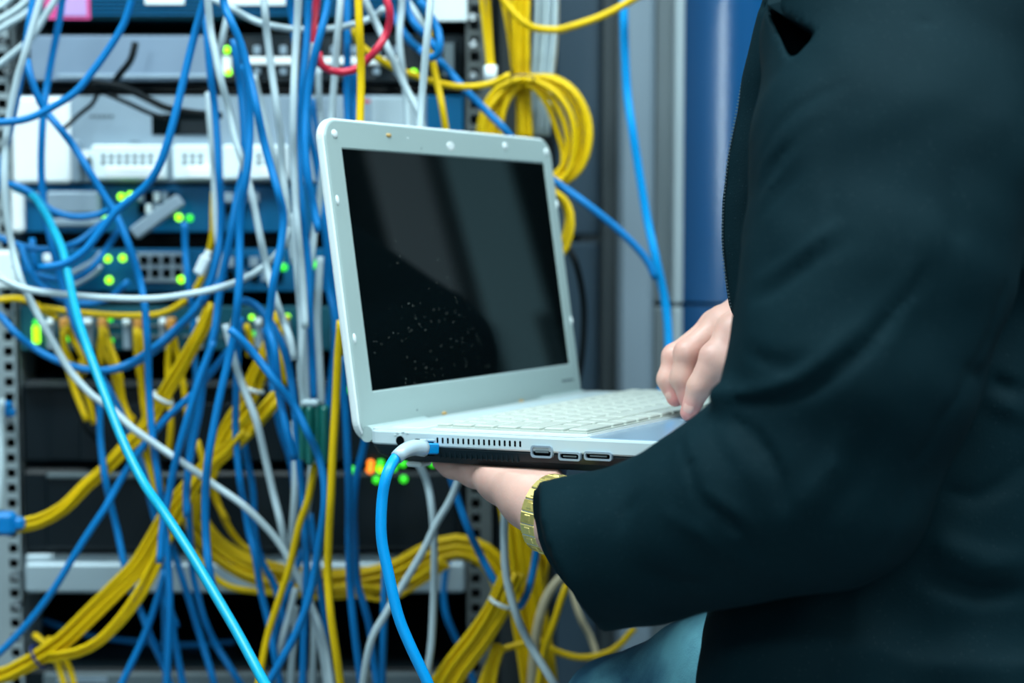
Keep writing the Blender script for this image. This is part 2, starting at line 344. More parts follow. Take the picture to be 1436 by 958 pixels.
# fibre patch panel
d6 = device('patch_bay', 'dark fibre patch panel with pale vertical clips and yellow leads plugged in', 'patch panel', 430, 492, M['tealface'])
for x in (70, 115, 124, 177, 228, 278, 330, 362, 400, 470):
    pr('clip', x-5, 446, x+5, 490, YR-0.012, 0.012, M['silver'], d6, 0.001); ball('bulb_cap', W3(x, 452, YR-0.016), 0.004, M['portwhite'], d6)
for k in range(6): pr('slot_row', 145+k*55, 455, 168+k*55, 458, YR-0.002, 0.003, M['ink'], d6, 0); pr('slot_row', 145+k*55, 470, 168+k*55, 474, YR-0.002, 0.003, M['ink'], d6, 0)
pr('led', 45, 457, 54, 482, YR-0.012, 0.006, M['ledg'], d6, 0.001)
for x, y, k in ((105, 451, 'ledd'), (50, 452, 'ledd'), (155, 448, 'ledd'), (156, 478, 'ledd'), (353, 445, 'ledg'), (356, 468, 'ledd'), (403, 444, 'ledg'), (95, 475, 'ledd')): led(x, y, d6, k, Y=YR-0.008, r=0.0028)
for k, x in enumerate((88, 142, 192, 238, 486)):
    p = pr('plug', x-6, 446, x+6, 462, YR-0.022, 0.014, M['orangeplug'], d6, 0.002)
# glossy black power units
d7 = device('power_unit', 'upper glossy black power unit behind the hanging yellow leads', 'power unit', 534, 652, M['gloss'], bev=0.006)
pr('front_rib', 30, 538, 650, 548, YR-0.012, 0.012, M['darkmetal'], d7, 0.003); pr('front_panel', 110, 565, 640, 648, YR-0.005, 0.005, M['gloss'], d7, 0.003)
d8 = device('power_unit', 'lower glossy black power unit standing on the pale shelf', 'power unit', 657, 776, M['gloss'], bev=0.006)
pr('front_panel', 62, 662, 640, 772, YR-0.010, 0.010, M['gloss'], d8, 0.004); pr('front_rib', 64, 664, 300, 672, YR-0.014, 0.006, M['ink'], d8, 0.002)
for x, y, k in ((492, 547, 'ledd'), (494, 659, 'ledd'), (520, 650, 'ledo'), (519, 659, 'ledo'), (534, 650, 'ledd'), (533, 658, 'ledg'), (565, 650, 'ledd'), (566, 672, 'ledd'), (528, 673, 'ledd'), (552, 656, 'ledd'), (607, 650, 'ledd')): led(x, y, d8, k, Y=YR-0.018, r=0.0040)
# pale shelf
d9 = device('rack_shelf', 'pale metal rack shelf edge across the lower rack', 'shelf', 778, 832, M['shelf'], x0=34, x1=652, depth=0.5, bev=0.003)
pr('front_lip', 34, 790, 652, 832, YR-0.012, 0.012, M['shelf'], d9, 0.003)
pr('shelf_slot', 520, 805, 545, 812, YR-0.0135, 0.002, M['ink'], d9, 0)
d10 = device('rack_server', 'dark server low in the rack half hidden in tangled cables', 'server', 938, 1010, M['darkmetal'], bev=0.004)
pr('face_plate', 60, 944, 640, 1004, YR-0.006, 0.006, M['ink'], d10, 0.003); pr('label_face', 80, 950, 150, 958, YR-0.007, 0.002, M['silver'], d10, 0)
d11 = device('rack_server', 'black server between the blue switches seen as a dark gap', 'server', 327, 347, M['darkmetal'], Y=YR+0.05)
d12 = device('rack_server', 'black blank server just above the light grey appliance', 'server', 118, 131, M['gloss'], Y=YR+0.04)

# ------------------------------------------------------------------ cabinet side and door right of the rack
cs = tag(empty('cabinet_side', (W3(870, 479, 1.8).x, 1.8, 0)), 'grey upright cabinet frame of narrow strips between the rack and the blue door', 'cabinet')
def CS(o): o.parent = cs; o.location = o.location - cs.location; return o
def col_strip(name, xa, xb, Y, m, dep=0.04, z0=0.02, z1=1.98, bev=0.003):
    a = W3(xa, 479, Y).x; b = W3(xb, 479, Y).x
    return CS(box(name, ((a+b)/2, Y+dep/2, (z0+z1)/2), (b-a, dep, z1-z0), m, bev=bev))
z33 = W3(800, 335, 1.86).z
col_strip('side_strip', 690, 772, 1.93, M['coldark'])
col_strip('side_strip', 770, 812, 1.86, M['coldark']); 
col_strip('blue_grey_panel', 778, 842, 1.84, M['colblue'], z0=z33+0.004); col_strip('blue_grey_panel', 778, 842, 1.84, M['colblue'], z1=z33-0.004)
col_strip('dark_strip', 842, 868, 1.82, M['coldark']); col_strip('front_strip', 866, 916, 1.79, M['colgrey'], bev=0.006)
zz = W3(930, 428, 1.8).z
col_strip('inner_strip', 915, 944, 1.81, M['colmid'], z0=zz+0.002); col_strip('inner_strip', 915, 944, 1.81, M['colmid'], z1=zz-0.002)
col_strip('edge_strip', 943, 957, 1.79, M['collight'], z0=zz+0.002, bev=0.002); col_strip('edge_strip', 943, 957, 1.79, M['collight'], z1=zz-0.002, bev=0.002)
# glossy blue cabinet: a door with a rounded vertical front
bc = tag(empty('blue_cabinet', (W3(1100, 479, 1.85).x, 1.85, 0)), 'glossy blue cabinet with a rounded front behind the person', 'cabinet')
def blue_door(z0, z1, name):
    xs = np.linspace(W3(957.5, 479, 1.83).x, W3(1500, 479, 1.83).x, 160); xc = W3(1036, 479, 1.83).x
    ys = 1.845 - 0.026*np.exp(-((xs-xc)/0.080)**2)
    bm = bmesh.new(); rows = []
    for z in (z0, z1):
        rows.append([bm.verts.new((x, y, z)) for x, y in zip(xs, ys)])
    back = [[bm.verts.new((x, 2.3, z)) for x in (xs[-1], xs[0])] for z in (z0, z1)]
    for i in range(159):
        f = bm.faces.new((rows[0][i], rows[0][i+1], rows[1][i+1], rows[1][i])); f.smooth = True
    cap_ = [[bm.verts.new(v.co) for v in rows[q]] for q in (0, 1)]
    for q in (0, 1): bm.faces.new(cap_[q] + back[q])
    bm.faces.new((cap_[0][-1], back[0][0], back[1][0], cap_[1][-1])); bm.faces.new((back[0][0], back[0][1], back[1][1], back[1][0])); bm.faces.new((back[0][1], cap_[0][0], cap_[1][0], back[1][1]))
    bmesh.ops.recalc_face_normals(bm, faces=bm.faces)
    o = bm_obj(name, bm, M['door'], None); o.parent = bc; o.location = -bc.location; return o
zj = W3(1000, 426, 1.83).z
blue_door(zj+0.002, 1.98, 'door'); blue_door(0.03, zj-0.002, 'door')
for r_ in range(4):
    for k in range(5):
        o = pr('vent_slot', 1055+k*5, 2+r_*5, 1059+k*5, 4+r_*5, 1.827, 0.002, M['ink'], bc, 0); o.location = -bc.location
# ------------------------------------------------------------------ cables: colour | diameter mm | distance | points | label   (category cable)
CABLES = """
white|6.6|1.43|62,-20 45,40 35,75 24,112 13,165 8,200 6,250 9,300 18,350 30,395 47,430 70,472 98,520 130,555 155,572 185,600 225,628 265,655 300,680 345,712 388,757 412,798 432,840 447,875 458,915 466,975|long white cable from the top left corner curving down behind the pale cyan cable
white|6.6|1.50|90,-20 62,25 45,52 25,70 0,90 -35,112|white cable bending off the frame edge below the first long white one
white|6.6|1.54|72,-15 40,16 12,34 -30,58|third white cable slanting in from the upper left corner
white|6.6|1.56|50,-14 28,10 0,28 -30,42|second white cable slanting in from the upper left corner
white|6.6|1.57|30,-16 10,2 -5,12 -30,22|outermost white cable cutting the upper left corner
blue|6.8|1.46|50,-20 42,28 35,75 26,125 15,178 4,225 -8,280|blue cable running down beside the long white cable at the upper left
blue|6.8|1.50|90,-20 83,30 73,80 66,120 62,150 59,190 58,240 62,290 72,340 86,395 105,455 125,500 148,540 168,575 187,620 203,665 212,705 223,750 230,800 231,860 233,970|blue cable falling from under the pink tag and along the pale cyan cable
blue|6.8|1.42|190,-20 175,30 155,65 130,100 105,130 70,152 40,166 10,171 -30,172|blue cable swooping from the top down left across the white panel
blue|6.8|1.45|38,85 44,110 55,140 66,158 84,180 103,205 122,235 142,268 162,300 180,342 196,392 203,430 207,485 209,545 213,605 222,670 230,735 236,790 238,860 234,965|blue cable starting by the white panel and dropping down right of the cyan one
blue|7.2|1.40|292,-20 284,10 270,60 258,110 246,160 235,200 222,235 207,258 188,276 165,294 140,325 118,352 90,370 55,376|blue cable sweeping from top centre left down to the blue switches
blue|6.6|1.50|12,258 32,264 50,276 70,294 100,304 135,302 162,290|short blue loop hanging in front of the upper slot cover
blue|6.6|1.53|-10,330 30,345 65,350 105,342 138,318 170,292|blue patch lead arching up to the upper blue switch
blue|6.6|1.54|20,372 60,388 100,392 130,375 152,345 168,320|blue patch lead below the arching one at left of the port grid
blue|6.6|1.52|30,345 40,375 62,405 105,425 150,420 180,395|blue lead drooping under the silver arches
blue|6.6|1.55|45,335 48,365 60,395 85,415 120,430|blue lead curling down at the far left of the lower blue switch
blue|6.6|1.51|259,312 260,350 263,385 268,420 271,445 273,500 275,535 268,590 264,640 264,700 267,755 270,800 276,830 287,870 303,905 325,940 345,975|blue cable dropping straight from the green lights of the upper blue switch
cyan|7.8|1.525>1.02|22,264 45,274 62,296 75,322 88,352 97,392 105,430 115,465 130,508 150,562 175,625 203,680 228,716 262,768 298,828 333,888 362,942 385,985|pale cyan cable crossing the lower left in front of all others
white|6.4|1.41|-30,376 0,390 35,405 80,412 150,418 215,419 270,412 310,403 345,390 375,370 398,343 405,320|white cable lying level across the fronts below the port grids
blue|6.8|1.47|-20,430 0,443 22,467 49,489 81,506 114,517 152,519 185,508 217,487 246,462 272,436 295,400|blue cable sagging in a wide arc across the patch panel
blue|6.8|1.49|140,522 180,514 215,494 242,470 266,445 290,415 316,385|blue cable doubling the rising end of the wide sagging arc
blue|6.8|1.44|338,470 312,502 290,531 266,557 239,581 217,606 198,630 179,657 160,690 148,712 124,748 102,783 81,818 54,856 27,888 0,915 -30,940|long diagonal blue cable running down to the lower left edge
blue|6.8|1.48|140,560 141,616 147,668 155,705 164,742 175,794 186,832 199,861 215,902 230,935 242,975|blue cable hanging in front of the black power units and pale shelf
blue|6.8|1.47|232,800 222,835 210,872 194,910 172,956 160,985|blue cable splitting off down left below the shelf
blue|6.8|1.49|232,745 244,775 256,812 268,850 281,893 298,950 304,980|blue cable right of the split one running down to the bottom edge
blue|6.8|1.46|248,880 240,860 236,842 242,880 256,956 262,985|short blue strand branching to the right near the bottom left
blue|6.8|1.43|300,478 285,516 274,549 255,614 244,657 236,698 228,740 224,790|blue cable merging with the ones beside the pale cyan cable
white|6.6|1.40|290,-20 295,40 300,65 310,113 322,155 330,195 340,225 347,250 355,283 365,333 373,370 381,402 390,430 398,452 407,475 413,505|white cable zigzagging down past the left green lights of the grey module
white|6.2|1.50|322,10 314,45 308,75 303,95|short white end beside the grey module lights
white|6.2|1.52|292,130 294,165 298,210 300,250 303,315 308,360 309,405|thin white cable straight behind the blue pair right of the port grid
white|6.4|1.47|290,-5 325,12 350,26 375,35 410,41 440,41 468,40 500,33 525,23 538,12|white cable sagging across the top between the blue cables
white|6.8|1.42|368,-20 372,20 374,45 381,100 388,150 393,190 396,238 400,270 404,300 408,335 412,370|white cable running down left of the thick white pair
white|6.8|1.38|419,-20 417,30 414,80 412,130 411,180 412,225 414,270 417,320 422,370 426,420 428,460|thick white cable, the straightest, from the top to the green wrap
white|6.8|1.385|412,300 414,340 417,385 421,430 423,470 421,516 424,550 427,580|white cable merging at the left of the green wrap
white|6.6|1.45|458,190 453,235 447,290 441,325 436,365 429,408 426,450 430,500 434,575|white cable slipping behind the laptop lid from the green wrap
white|6.8|1.47|449,360 447,400 445,450 448,508 451,570|white cable entering the right end of the green wrap
white|6.2|1.53|356,105 366,150 376,190 386,225 394,262|thin grey white cable behind the slanting blue one at upper centre
blue|7.0|1.36|309,-20 315,8 323,28 338,63 350,108 360,152 369,195 379,232 390,270 397,300 395,335 389,370 383,398 379,433 376,460 384,485 388,521 392,555 402,603 413,645|blue cable slanting from the top past the grey module lights down toward the lid
blue|7.2|1.43|328,55 333,90 338,125 342,175 343,210 341,240 336,262 330,290 325,320 318,358 310,395 305,433 300,470 287,520 280,576 269,630 262,680 262,725|left one of the tight blue pair in the middle of the rack
blue|7.2|1.40|342,90 348,130 350,175 348,225 343,260 338,290 336,333 336,383 333,425 330,458 323,494 310,549 299,603 291,652 288,700 289,754 293,794 300,830|right one of the tight blue pair in the middle of the rack
blue|6.8|1.455|288,20 291,60 295,105 301,150 305,200 307,245 310,290 309,330 305,360 296,395 284,425|blue cable falling just left of the tight blue pair
blue|6.8|1.44|434,-20 432,25 429,70 425,110 422,150 420,200 421,252 424,295 429,340 433,380 434,430 436,470 438,510 440,562|blue cable directly right of the thick white cable
blue|6.8|1.37|463,-20 458,15 450,45 443,72 436,105 430,150 428,200 432,250 440,290 447,325|blue cable slanting across the red lead at top centre
blue|6.8|1.48|428,130 434,185 443,225 450,265 455,310 459,360 461,405 468,440 470,478 466,515 461,560 458,600|blue cable skirting the left side of the laptop lid
blue|6.8|1.51|437,140 447,190 455,235 460,290 464,340 470,400 474,450 470,500|blue cable half hidden behind the laptop lid edge
blue|6.8|1.52|404,-20 408,12 412,40 416,75|short blue cable vanishing behind the thick white cable at the top
blue|6.8|1.49|487,-20 487,40 487,90 486,130 488,180|left of two straight blue cables above the lid corner
blue|6.8|1.50|497,100 495,140 498,170 500,190|right of two straight blue cables above the lid corner
red|6.8|1.45|446,-20 443,10 440,40 437,68|straight red lead ending in a clear plug
red|6.8|1.37|447,74 450,90 464,99 483,101 500,96 515,84 530,67 541,48 547,28 545,8 537,-14|red lead hooking in a loop round the yellow cable
yellow|7.0|1.35|502,-20 504,40 506,90 506,130 504,190|straight yellow cable passing over the red loop into the lid corner
white|6.6|1.42|479,-20 476,20 473,55 469,110 465,165 463,200|white cable straight down just left of the lid top corner
white|6.2|1.50|447,95 447,130 449,160 453,195|grey white cable behind the red loop's left end
white|6.6|1.43|505,-20 514,5 530,38 545,70 560,105 575,135 586,157 596,190|white cable slanting right toward the lid top edge
white|6.6|1.46|565,-20 563,15 560,48 563,88 568,125 571,155 572,195|white cable falling straight behind the slanting white one
white|6.6|1.36|605,-20 602,20 598,60 594,108 591,145 588,195|white cable right of the others, in front of the blue loop
white|6.2|1.53|560,-18 574,5 586,24 600,50|short white strand across the blue loops
blue|7.6|1.54|543,-18 550,15 563,42 580,63 598,74 614,84 632,103 652,126 672,146 690,164 706,180 722,200 745,228 783,258 822,286 870,325 905,362 920,392|thick blue cable passing behind the laptop lid and out to its right
blue|7.2|1.47|565,-18 573,18 585,38 600,54 612,70|blue strand inside the small blue loop above the lid
blue|7.2|1.44|588,0 603,22 614,42 617,62 612,78 600,80 588,68|small blue loop above the lid, right side
bright|9.0|1.59|874,-20 875,30 876,70 879,125 886,178 896,240 907,305 919,360 932,420 937,465 937,505 931,535 921,570|bright blue cable hanging in front of the grey cabinet strips
yellow|6.6|1.48|600,40 607,88 614,120 620,150 627,195|yellow cable dropping onto the middle of the lid top
yellow|6.6|1.50|495,40 505,62 527,80 552,95 582,106 612,116 650,122 690,117 715,105|yellow cable swagged from the red loop to the coil
yellow|7.4|1.56|690,-25 735,32 775,42 802,37 850,20 900,-8 940,-30|thin yellow cable strung across the top right of the coil
yellow|7.2|1.35|478,450 474,500 471,562 467,630 464,698 461,754 460,808 464,865 472,920 480,980|long yellow cable standing upright just left of the laptop hinge
yellow|6.6|1.41|442,650 432,700 420,735 406,794 390,845 376,888 366,937 360,980|slender yellow cable slanting down left among the lower blue ones
yellow|6.6|1.52|300,270 299,300 298,330 290,365 278,400 255,425 225,440 180,443 125,440 60,432|yellow cable curling from the white plug to run level above the patch panel
yellow|6.6|1.54|-20,424 15,419 40,422 62,436 80,446|yellow cable humped at the left end of the patch panel
blue|6.8|1.45|337,445 334,480 331,562 331,616 336,670 342,705 349,745 358,780 366,829 377,875 387,929 397,985|blue cable dropping from the tight pair to the bottom, left of the yellow slant
blue|7.0|1.355|322,462 336,474 359,500 386,535 413,570 432,608 445,635 454,670 455,710 449,754 441,802 432,843 415,888 393,929 370,970|blue cable bowing right over the green wrap and back left at the bottom
blue|7.0|1.42|338,420 358,428 378,450 397,487 407,527 414,580 419,640 425,700 428,754 430,808 427,870 424,980|blue cable descending left of the green wrap straight to the bottom edge
blue|6.8|1.50|340,610 348,650 355,690 358,752 368,788 385,821 396,860 405,905|blue strand crossing in front of the yellow swag
blue|6.8|1.50|425,770 412,808 400,840 392,868 384,905|blue strand leaning left below the yellow swag
blue|6.8|1.49|372,460 380,510 384,560 394,605 408,650 414,700 410,760|blue cable behind the bowed one above the lower tangle
blue|6.8|1.51|434,720 443,780 449,825 456,875 460,930 464,985|blue cable just left of the upright yellow cable near the bottom
blue|7.2|1.42|478,500 484,570 487,630 489,698 489,754 491,821 496,875 506,956 510,985|left one of two blue cables under the laptop hinge
blue|7.2|1.45|515,600 508,635 500,667 496,715 498,762 501,816 511,851 519,883 525,934 532,985|right one of two blue cables under the laptop hinge
blue|7.0|1.44|541,790 539,830 538,888 536,956 536,990|blue cable hanging straight behind the cable plugged into the laptop
white|6.8|1.40|578,640 590,656 600,681 606,718 609,767 608,835 605,900 600,937 594,985|white cable dropping from under the laptop, nearly straight
white|6.8|1.37|650,655 632,700 613,732 592,775 562,825 540,862 522,894 512,937 506,985|white cable crossing it from upper right to lower left
blue|7.0|1.42|628,655 640,695 656,740 675,781 694,816 711,842 725,853 738,836 748,800 754,765 758,735|blue cable hanging in a narrow loop under the watch
blue|6.8|1.60|632,770 625,802 622,840 628,870 645,908 662,950|dim blue cable in the dark below the shelf
white|7.0|1.35|711,690 708,720 707,754 710,808 724,862 742,902 775,956 795,990|white cable below the watch crossing the yellow bundles
beige|9.0|1.45|800,800 782,815 764,843 751,894 745,960 743,990|thick beige cable beside the jacket cuff
yellow|6.8|1.42|795,820 788,838 778,870 764,910 755,960 752,990|yellow cable following the beige one
yellow|6.4|1.50|745,893 779,913 812,922 844,918 868,905 890,880|thin yellow cable reaching toward the jeans
beige|6.8|1.60|795,800 812,862 828,894 838,930 842,990|dim beige cable in the gap behind the cuff
yellow|6.4|1.46|670,975 682,940 694,917 716,907 742,901|yellow cable arching low beside the tied bundle
white|6.8|1.44|316,455 327,500 338,535 359,589 372,643 384,695 394,735 402,778 408,815|white cable leaning right through the yellow bundles
white|6.8|1.45|413,590 414,650 413,700 409,750 403,785|white cable below the green wrap, first from the left
white|6.8|1.47|415,825 406,862 398,890 390,925|short white cable fanning left near the bottom
white|7.0|1.48|414,850 413,890 409,930 407,985|straight white cable between the fanning ones near the bottom
white|6.8|1.44|426,800 436,848 447,888 456,940 462,985|white cable fanning right near the bottom
white|6.8|1.49|440,860 440,905 437,985|short white cable behind the one fanning right
white|6.8|1.45|438,640 434,690 426,740|white cable below the green wrap, second from the left
yellow|6.4|1.56|92,460 88,475 98,505 112,535 124,562 132,595|outer yellow lead dropping from the first orange plug
yellow|6.4|1.57|94,458 104,480 116,500 121,525 112,505|inner yellow lead looping below the first orange plug
yellow|6.4|1.555|88,462 92,500 104,545 122,590|left strand of the first pair of yellow leads
yellow|6.4|1.56|142,458 146,490 156,510 165,545 176,575 188,590|yellow lead with a black collar below the second orange plug
yellow|6.4|1.57|144,460 140,488 144,512|short yellow lead curling at the second orange plug
yellow|6.4|1.55|147,462 158,495 167,520 172,560 186,600|right strand under the second orange plug
yellow|6.4|1.56|191,460 192,500 198,540 203,580 216,640 228,690|yellow lead straight below the third orange plug
yellow|6.4|1.57|195,462 200,495 207,535 214,575|shorter yellow lead by the third orange plug
yellow|6.4|1.55|240,462 236,500 236,540 240,590 236,640|yellow lead below the fourth orange plug
yellow|6.4|1.56|242,462 249,500 258,545 262,585|outer yellow lead below the fourth orange plug
yellow|6.4|1.57|180,610 196,625 205,640 214,675 222,705|short yellow strand in the crossing left of the diagonal
yellow|6.4|1.54|262,660 272,690 277,715 270,745|yellow strand curling right of the diagonal cable
yellow|6.4|1.55|276,618 283,640 290,665 302,700 318,730|yellow strand slanting between the blue cables mid height
yellow|6.4|1.56|300,690 318,735 340,765 360,775|yellow strand above the swagged bundle
yellow|6.4|1.52|270,770 290,800 320,822 365,830 420,835|lowest yellow strand under the shelf edge
yellow|6.4|1.54|388,440 392,470 396,505 400,540|yellow strand behind the white cables left of the lid
yellow|6.4|1.56|345,455 352,480 348,500|stub of a yellow lead by the lower green lights
black|7.0|1.58|190,60 183,85 165,108 158,122|black power cord across the grey module
black|7.0|1.56|128,116 170,122 205,138 235,152 270,158 310,162|black cord drooping over the light grey appliance
black|4.5|1.57|90,180 112,160 130,145 138,128|thin black lead rising beside the white panel
black|4.5|1.575|150,132 180,145 208,158 232,166|thin black lead toward the dark cut-out
black|7.0|1.60|795,345 806,365 815,400 819,440 816,500 805,560|black cord bowed beside the laptop lid
black|5.0|1.57|96,492 100,540 108,570 120,600 145,625 175,640 230,655|dark lead below the yellow leads on the power unit
blue|6.8|1.72|60,870 120,890 190,900 260,905 330,900|dim blue cable lying across the dark bottom bay
blue|6.8|1.75|40,905 90,912 150,918 220,925|dim blue cable under the one lying in the bottom bay
blue|6.8|1.70|270,925 330,928 395,925 450,915|dim blue lead near the bottom centre
yellow|6.4|1.56|48,890 70,910 84,940 96,985|dim yellow cable dropping behind the tied bundle at lower left
yellow|6.4|1.57|66,895 85,915 100,945 108,985|second dim yellow cable behind the tied bundle at lower left
white|6.6|1.50|3,560 1,600 2,660 -2,720|white cable rising from the blue connector on the left post
"""
CABLES = [l.split('|') for l in CABLES.strip().split('\n')]
# bundles: name label | colour | n | d mm | distance | spread mm | flatness | points
BUNDLES = """
yellow|5|5.0|1.49|4.6|24,738 54,732 89,713 122,679 144,660 174,628 202,600 236,545 261,504 286,458 298,425|yellow bundle with a clear tie, curving up from the blue connector on the left post
yellow|8|5.0|1.47|6.0|-25,962 13,943 54,921 89,897 121,867 162,827 194,795 218,757 244,712 285,662 320,632 352,600 390,556|thick tied yellow cable bundle at the lower left corner
yellow|3|4.8|1.46|3.2|66,922 108,915 140,899 172,867 199,829 219,789 240,742 280,672 316,640 348,606|yellow cable pair looping out of the thick lower left bundle
yellow|6|5.2|1.51|6.5|395,440 386,468 374,500 359,530 348,562 322,600 300,645 280,690|upper slanting yellow bundle with a small white tag
yellow|9|5.2|1.54|11|262,690 275,730 300,765 345,795 400,812 460,820 520,815 560,803 600,780 640,768 675,778 698,802 708,830|swag of loose yellow cables drooping across the pale shelf
yellow|3|5.0|1.52|5.0|440,832 500,828 545,832 590,812 625,788|thin lower strands of the yellow swag under the laptop
yellow|10|6.0|1.51|14|722,700 728,745 734,800 742,860 752,920 760,985|broad upright yellow bundle below the watch
yellow|5|5.6|1.54|7|758,770 752,820 752,880 762,940 768,985|yellow bundle at the right of the broad upright one
yellow|9|5.4|1.41|9.5|722,802 708,832 695,860 668,900 640,935 610,985|yellow bundle with a clear tie fanning to the bottom edge
yellow|3|5.4|1.42|4.0|700,905 690,935 682,985|small yellow strands beside the tied fan
yellow|6|5.4|1.59|6.2|732,-20 731,40 732,90 733,140 734,200|main upright yellow bundle over the coil
yellow|2|5.4|1.57|2.7|678,-20 682,30 686,75 690,108|upright yellow cables ending in a white sleeve
yellow|2|4.8|1.60|3.0|706,-20 714,30 720,75 724,108|slim yellow pair beside the main upright bundle
white|5|5.4|1.61|9.0|768,-20 766,30 762,75 758,120 755,190|upright white cable bundle behind the yellow coil
beige|1|6.4|1.62|2.0|781,-20 779,30 776,75 772,115|tan cable right of the upright white bundle
"""
BUNDLES = [l.split('|') for l in BUNDLES.strip().split('\n')]
def px_path(s):
    P = [tuple(float(v) for v in q.split(',')) for q in s.split()]
    def ext(a, b):                                    # run on past the edge of the picture, bending back to the vertical
        dx, dy = a[0]-b[0], a[1]-b[1]; k = dx/max(8.0, abs(dy)); k = max(-.5, min(.5, k)); s_ = 1 if dy > 0 else -1
        return [(a[0]+k*60, a[1]+s_*70), (a[0]+k*90, a[1]+s_*190)]
    if P[-1][1] > 948 and P[-1][1] > P[-2][1]: P = P + ext(P[-1], P[-2])
    if P[0][1] > 948 and P[0][1] > P[1][1]: P = ext(P[0], P[1])[::-1] + P
    if P[0][1] < -10 and P[0][1] < P[1][1] and P[0][0] > 95: P = ext(P[0], P[1])[::-1] + P
    if P[-1][1] < -10 and P[-1][1] < P[-2][1]: P = P + ext(P[-1], P[-2])
    return P
placed = []     # (points, radius) already laid
def lay(pts2, Y, r, tries=9):
    if isinstance(Y, tuple):
        n_ = len(pts2)-1; P = catmull([W3(x, y, Y[0]+(Y[1]-Y[0])*(i/n_)) for i, (x, y) in enumerate(pts2)], 0.006); placed.append((P, r)); return P
    """hang the cable in the nearest free layer about its distance, so that crossing cables pass and do not cut each other"""
    best = None
    for t in range(tries):
        Yt = Y + (0.008*((t+1)//2))*(1 if t % 2 else -1)
        if Yt > 1.615 and Y < 1.615: continue
        P = catmull([W3(x, y, Yt + 0.004*math.sin(i*1.7+x*0.05)) for i, (x, y) in enumerate(pts2)], 0.006)
        hit = 0
        for Q, rq in placed:
            if Q[:, 0].min() > P[:, 0].max()+.01 or Q[:, 0].max() < P[:, 0].min()-.01: continue
            d = np.sqrt(((P[:, None, :]-Q[None])**2).sum(-1)).min(1); hit += int((d < (r+rq)*0.9).sum())
        if best is None or hit < best[0]: best = (hit, P)
        if hit == 0: break
    placed.append((best[1], r)); return best[1]
GROUPS = {}
for c, dmm, Y, pts, label in CABLES:
    r = float(dmm)/2000; P = lay(px_path(pts), tuple(float(v) for v in Y.split('>')) if '>' in Y else float(Y), r)
    o = link('network_cable', tube_mesh('network_cable', P, r, 9), M[c])
    tag(o, label, 'cable')
    if 'plug' in label and c == 'red':
        p = Vector(P[-1]); q = box('plug', (p.x, p.y, p.z-0.004), (0.011, 0.009, 0.018), M['clear'], o, 0.002)
def bundle(c, n, dmm, Y, spread, pts, label, name='cable_bundle'):
    n = int(n); r = float(dmm)/2000; sp = float(spread)/1000; Y = float(Y)
    base = catmull([W3(x, y, Y) for x, y in px_path(pts)], 0.010); m_ = len(base)
    T = np.gradient(base, axis=0); T /= np.linalg.norm(T, axis=1)[:, None]
    side = np.cross(T, (0, 1, 0)); side /= np.linalg.norm(side, axis=1)[:, None]
    root = tag(empty(name, tuple(base[m_//2])), label, 'cable bundle')
    s = np.linspace(0, 1, m_)
    for k in range(n):
        a = (k/(max(1, n-1))*2-1) if n > 1 else 0
        amp = a*sp*(1+0.12*np.sin(s*5+k*.6)) + 0.0007*np.sin(s*9+k*2.1)
        dep = 0.0030*math.sin(k*2.4)*np.ones(m_) + 0.0015*np.sin(s*9+k)
        Q = base + side*amp[:, None] + np.array([0, 1, 0])*(dep[:, None]) - np.array(root.location)
        link('strand', tube_mesh('strand', Q, r, 7), M[c], root)
    return root, base
def ring(name, parent, c, axis, rad, th, m, wid=None):
    axis = Vector(axis).normalized(); u = axis.orthogonal().normalized(); v = axis.cross(u)
    P = [Vector(c) + (u*math.cos(a) + v*math.sin(a))*rad for a in np.linspace(0, 2*math.pi, 20)]
    me = tube_mesh(name, P, th, 6); o = link(name, me, m, parent)
    if parent is not None: o.location = o.location - Vector(parent.location)
    return o
for row in BUNDLES:
    root, base = bundle(*row)
    L_ = row[-1]; m_ = len(base)
    def at(x, y):
        q = np.array(W3(x, y, float(row[3]))); i = int(((base-q)**2).sum(1).argmin()); i = min(max(i, 1), m_-2); return base[i], base[i+1]-base[i-1]
    if 'lower left corner' in L_:
        p, t = at(55, 922); ring('tie', root, p, t, 0.0115, 0.0016, M['tie'])
    if 'clear tie' in L_ or 'white tag' in L_:
        p, t = at(*((223, 556) if 'left post' in L_ else ((352, 545) if 'tag' in L_ else (703, 845)))); ring('tie', root, p, t, 0.0105, 0.0020, M['portwhite'])
    if 'white sleeve' in L_:
        p, t = at(688, 102); o = link('sleeve', tube_mesh('sleeve', [Vector(p)-root.location, Vector(p)+Vector((0, 0, -0.016))-root.location], 0.0065, 10), M['portwhite'], root)
# the coil of yellow cable
root = tag(empty('cable_coil', W3(745, 180, 1.575)), 'yellow cable coil hung beside the lid and tied to the upright bundle', 'cable coil')
coilpaths = ["733,108 706,118 690,145 683,185 690,225 715,255 750,268 785,258 808,235 821,205 822,172 812,140 790,118 760,108 733,108",
 "735,112 712,124 698,150 690,190 700,235 730,262 768,262 797,240 812,205 812,165 797,135 765,115 735,112",
 "733,112 704,128 680,165 678,210 696,250 735,272 775,262 800,235 806,195 800,160 780,130 752,114 733,112",
 "736,116 720,128 706,155 702,200 722,245 758,256 786,238 797,205 790,168 775,140 755,122 736,116",
 "736,118 752,126 768,148 780,180 790,215 786,245 760,262 725,256 698,225 694,175 708,138 736,118",
 "732,110 700,122 676,160 672,230 700,300 750,345 785,360 800,330 801,300 790,278 765,262",
 "733,112 704,128 684,175 680,240 708,312 752,350 780,352 795,320 794,295 784,272",
 "738,110 775,108 806,128 825,165 826,205 812,240 780,262 740,270 700,250 686,210"]
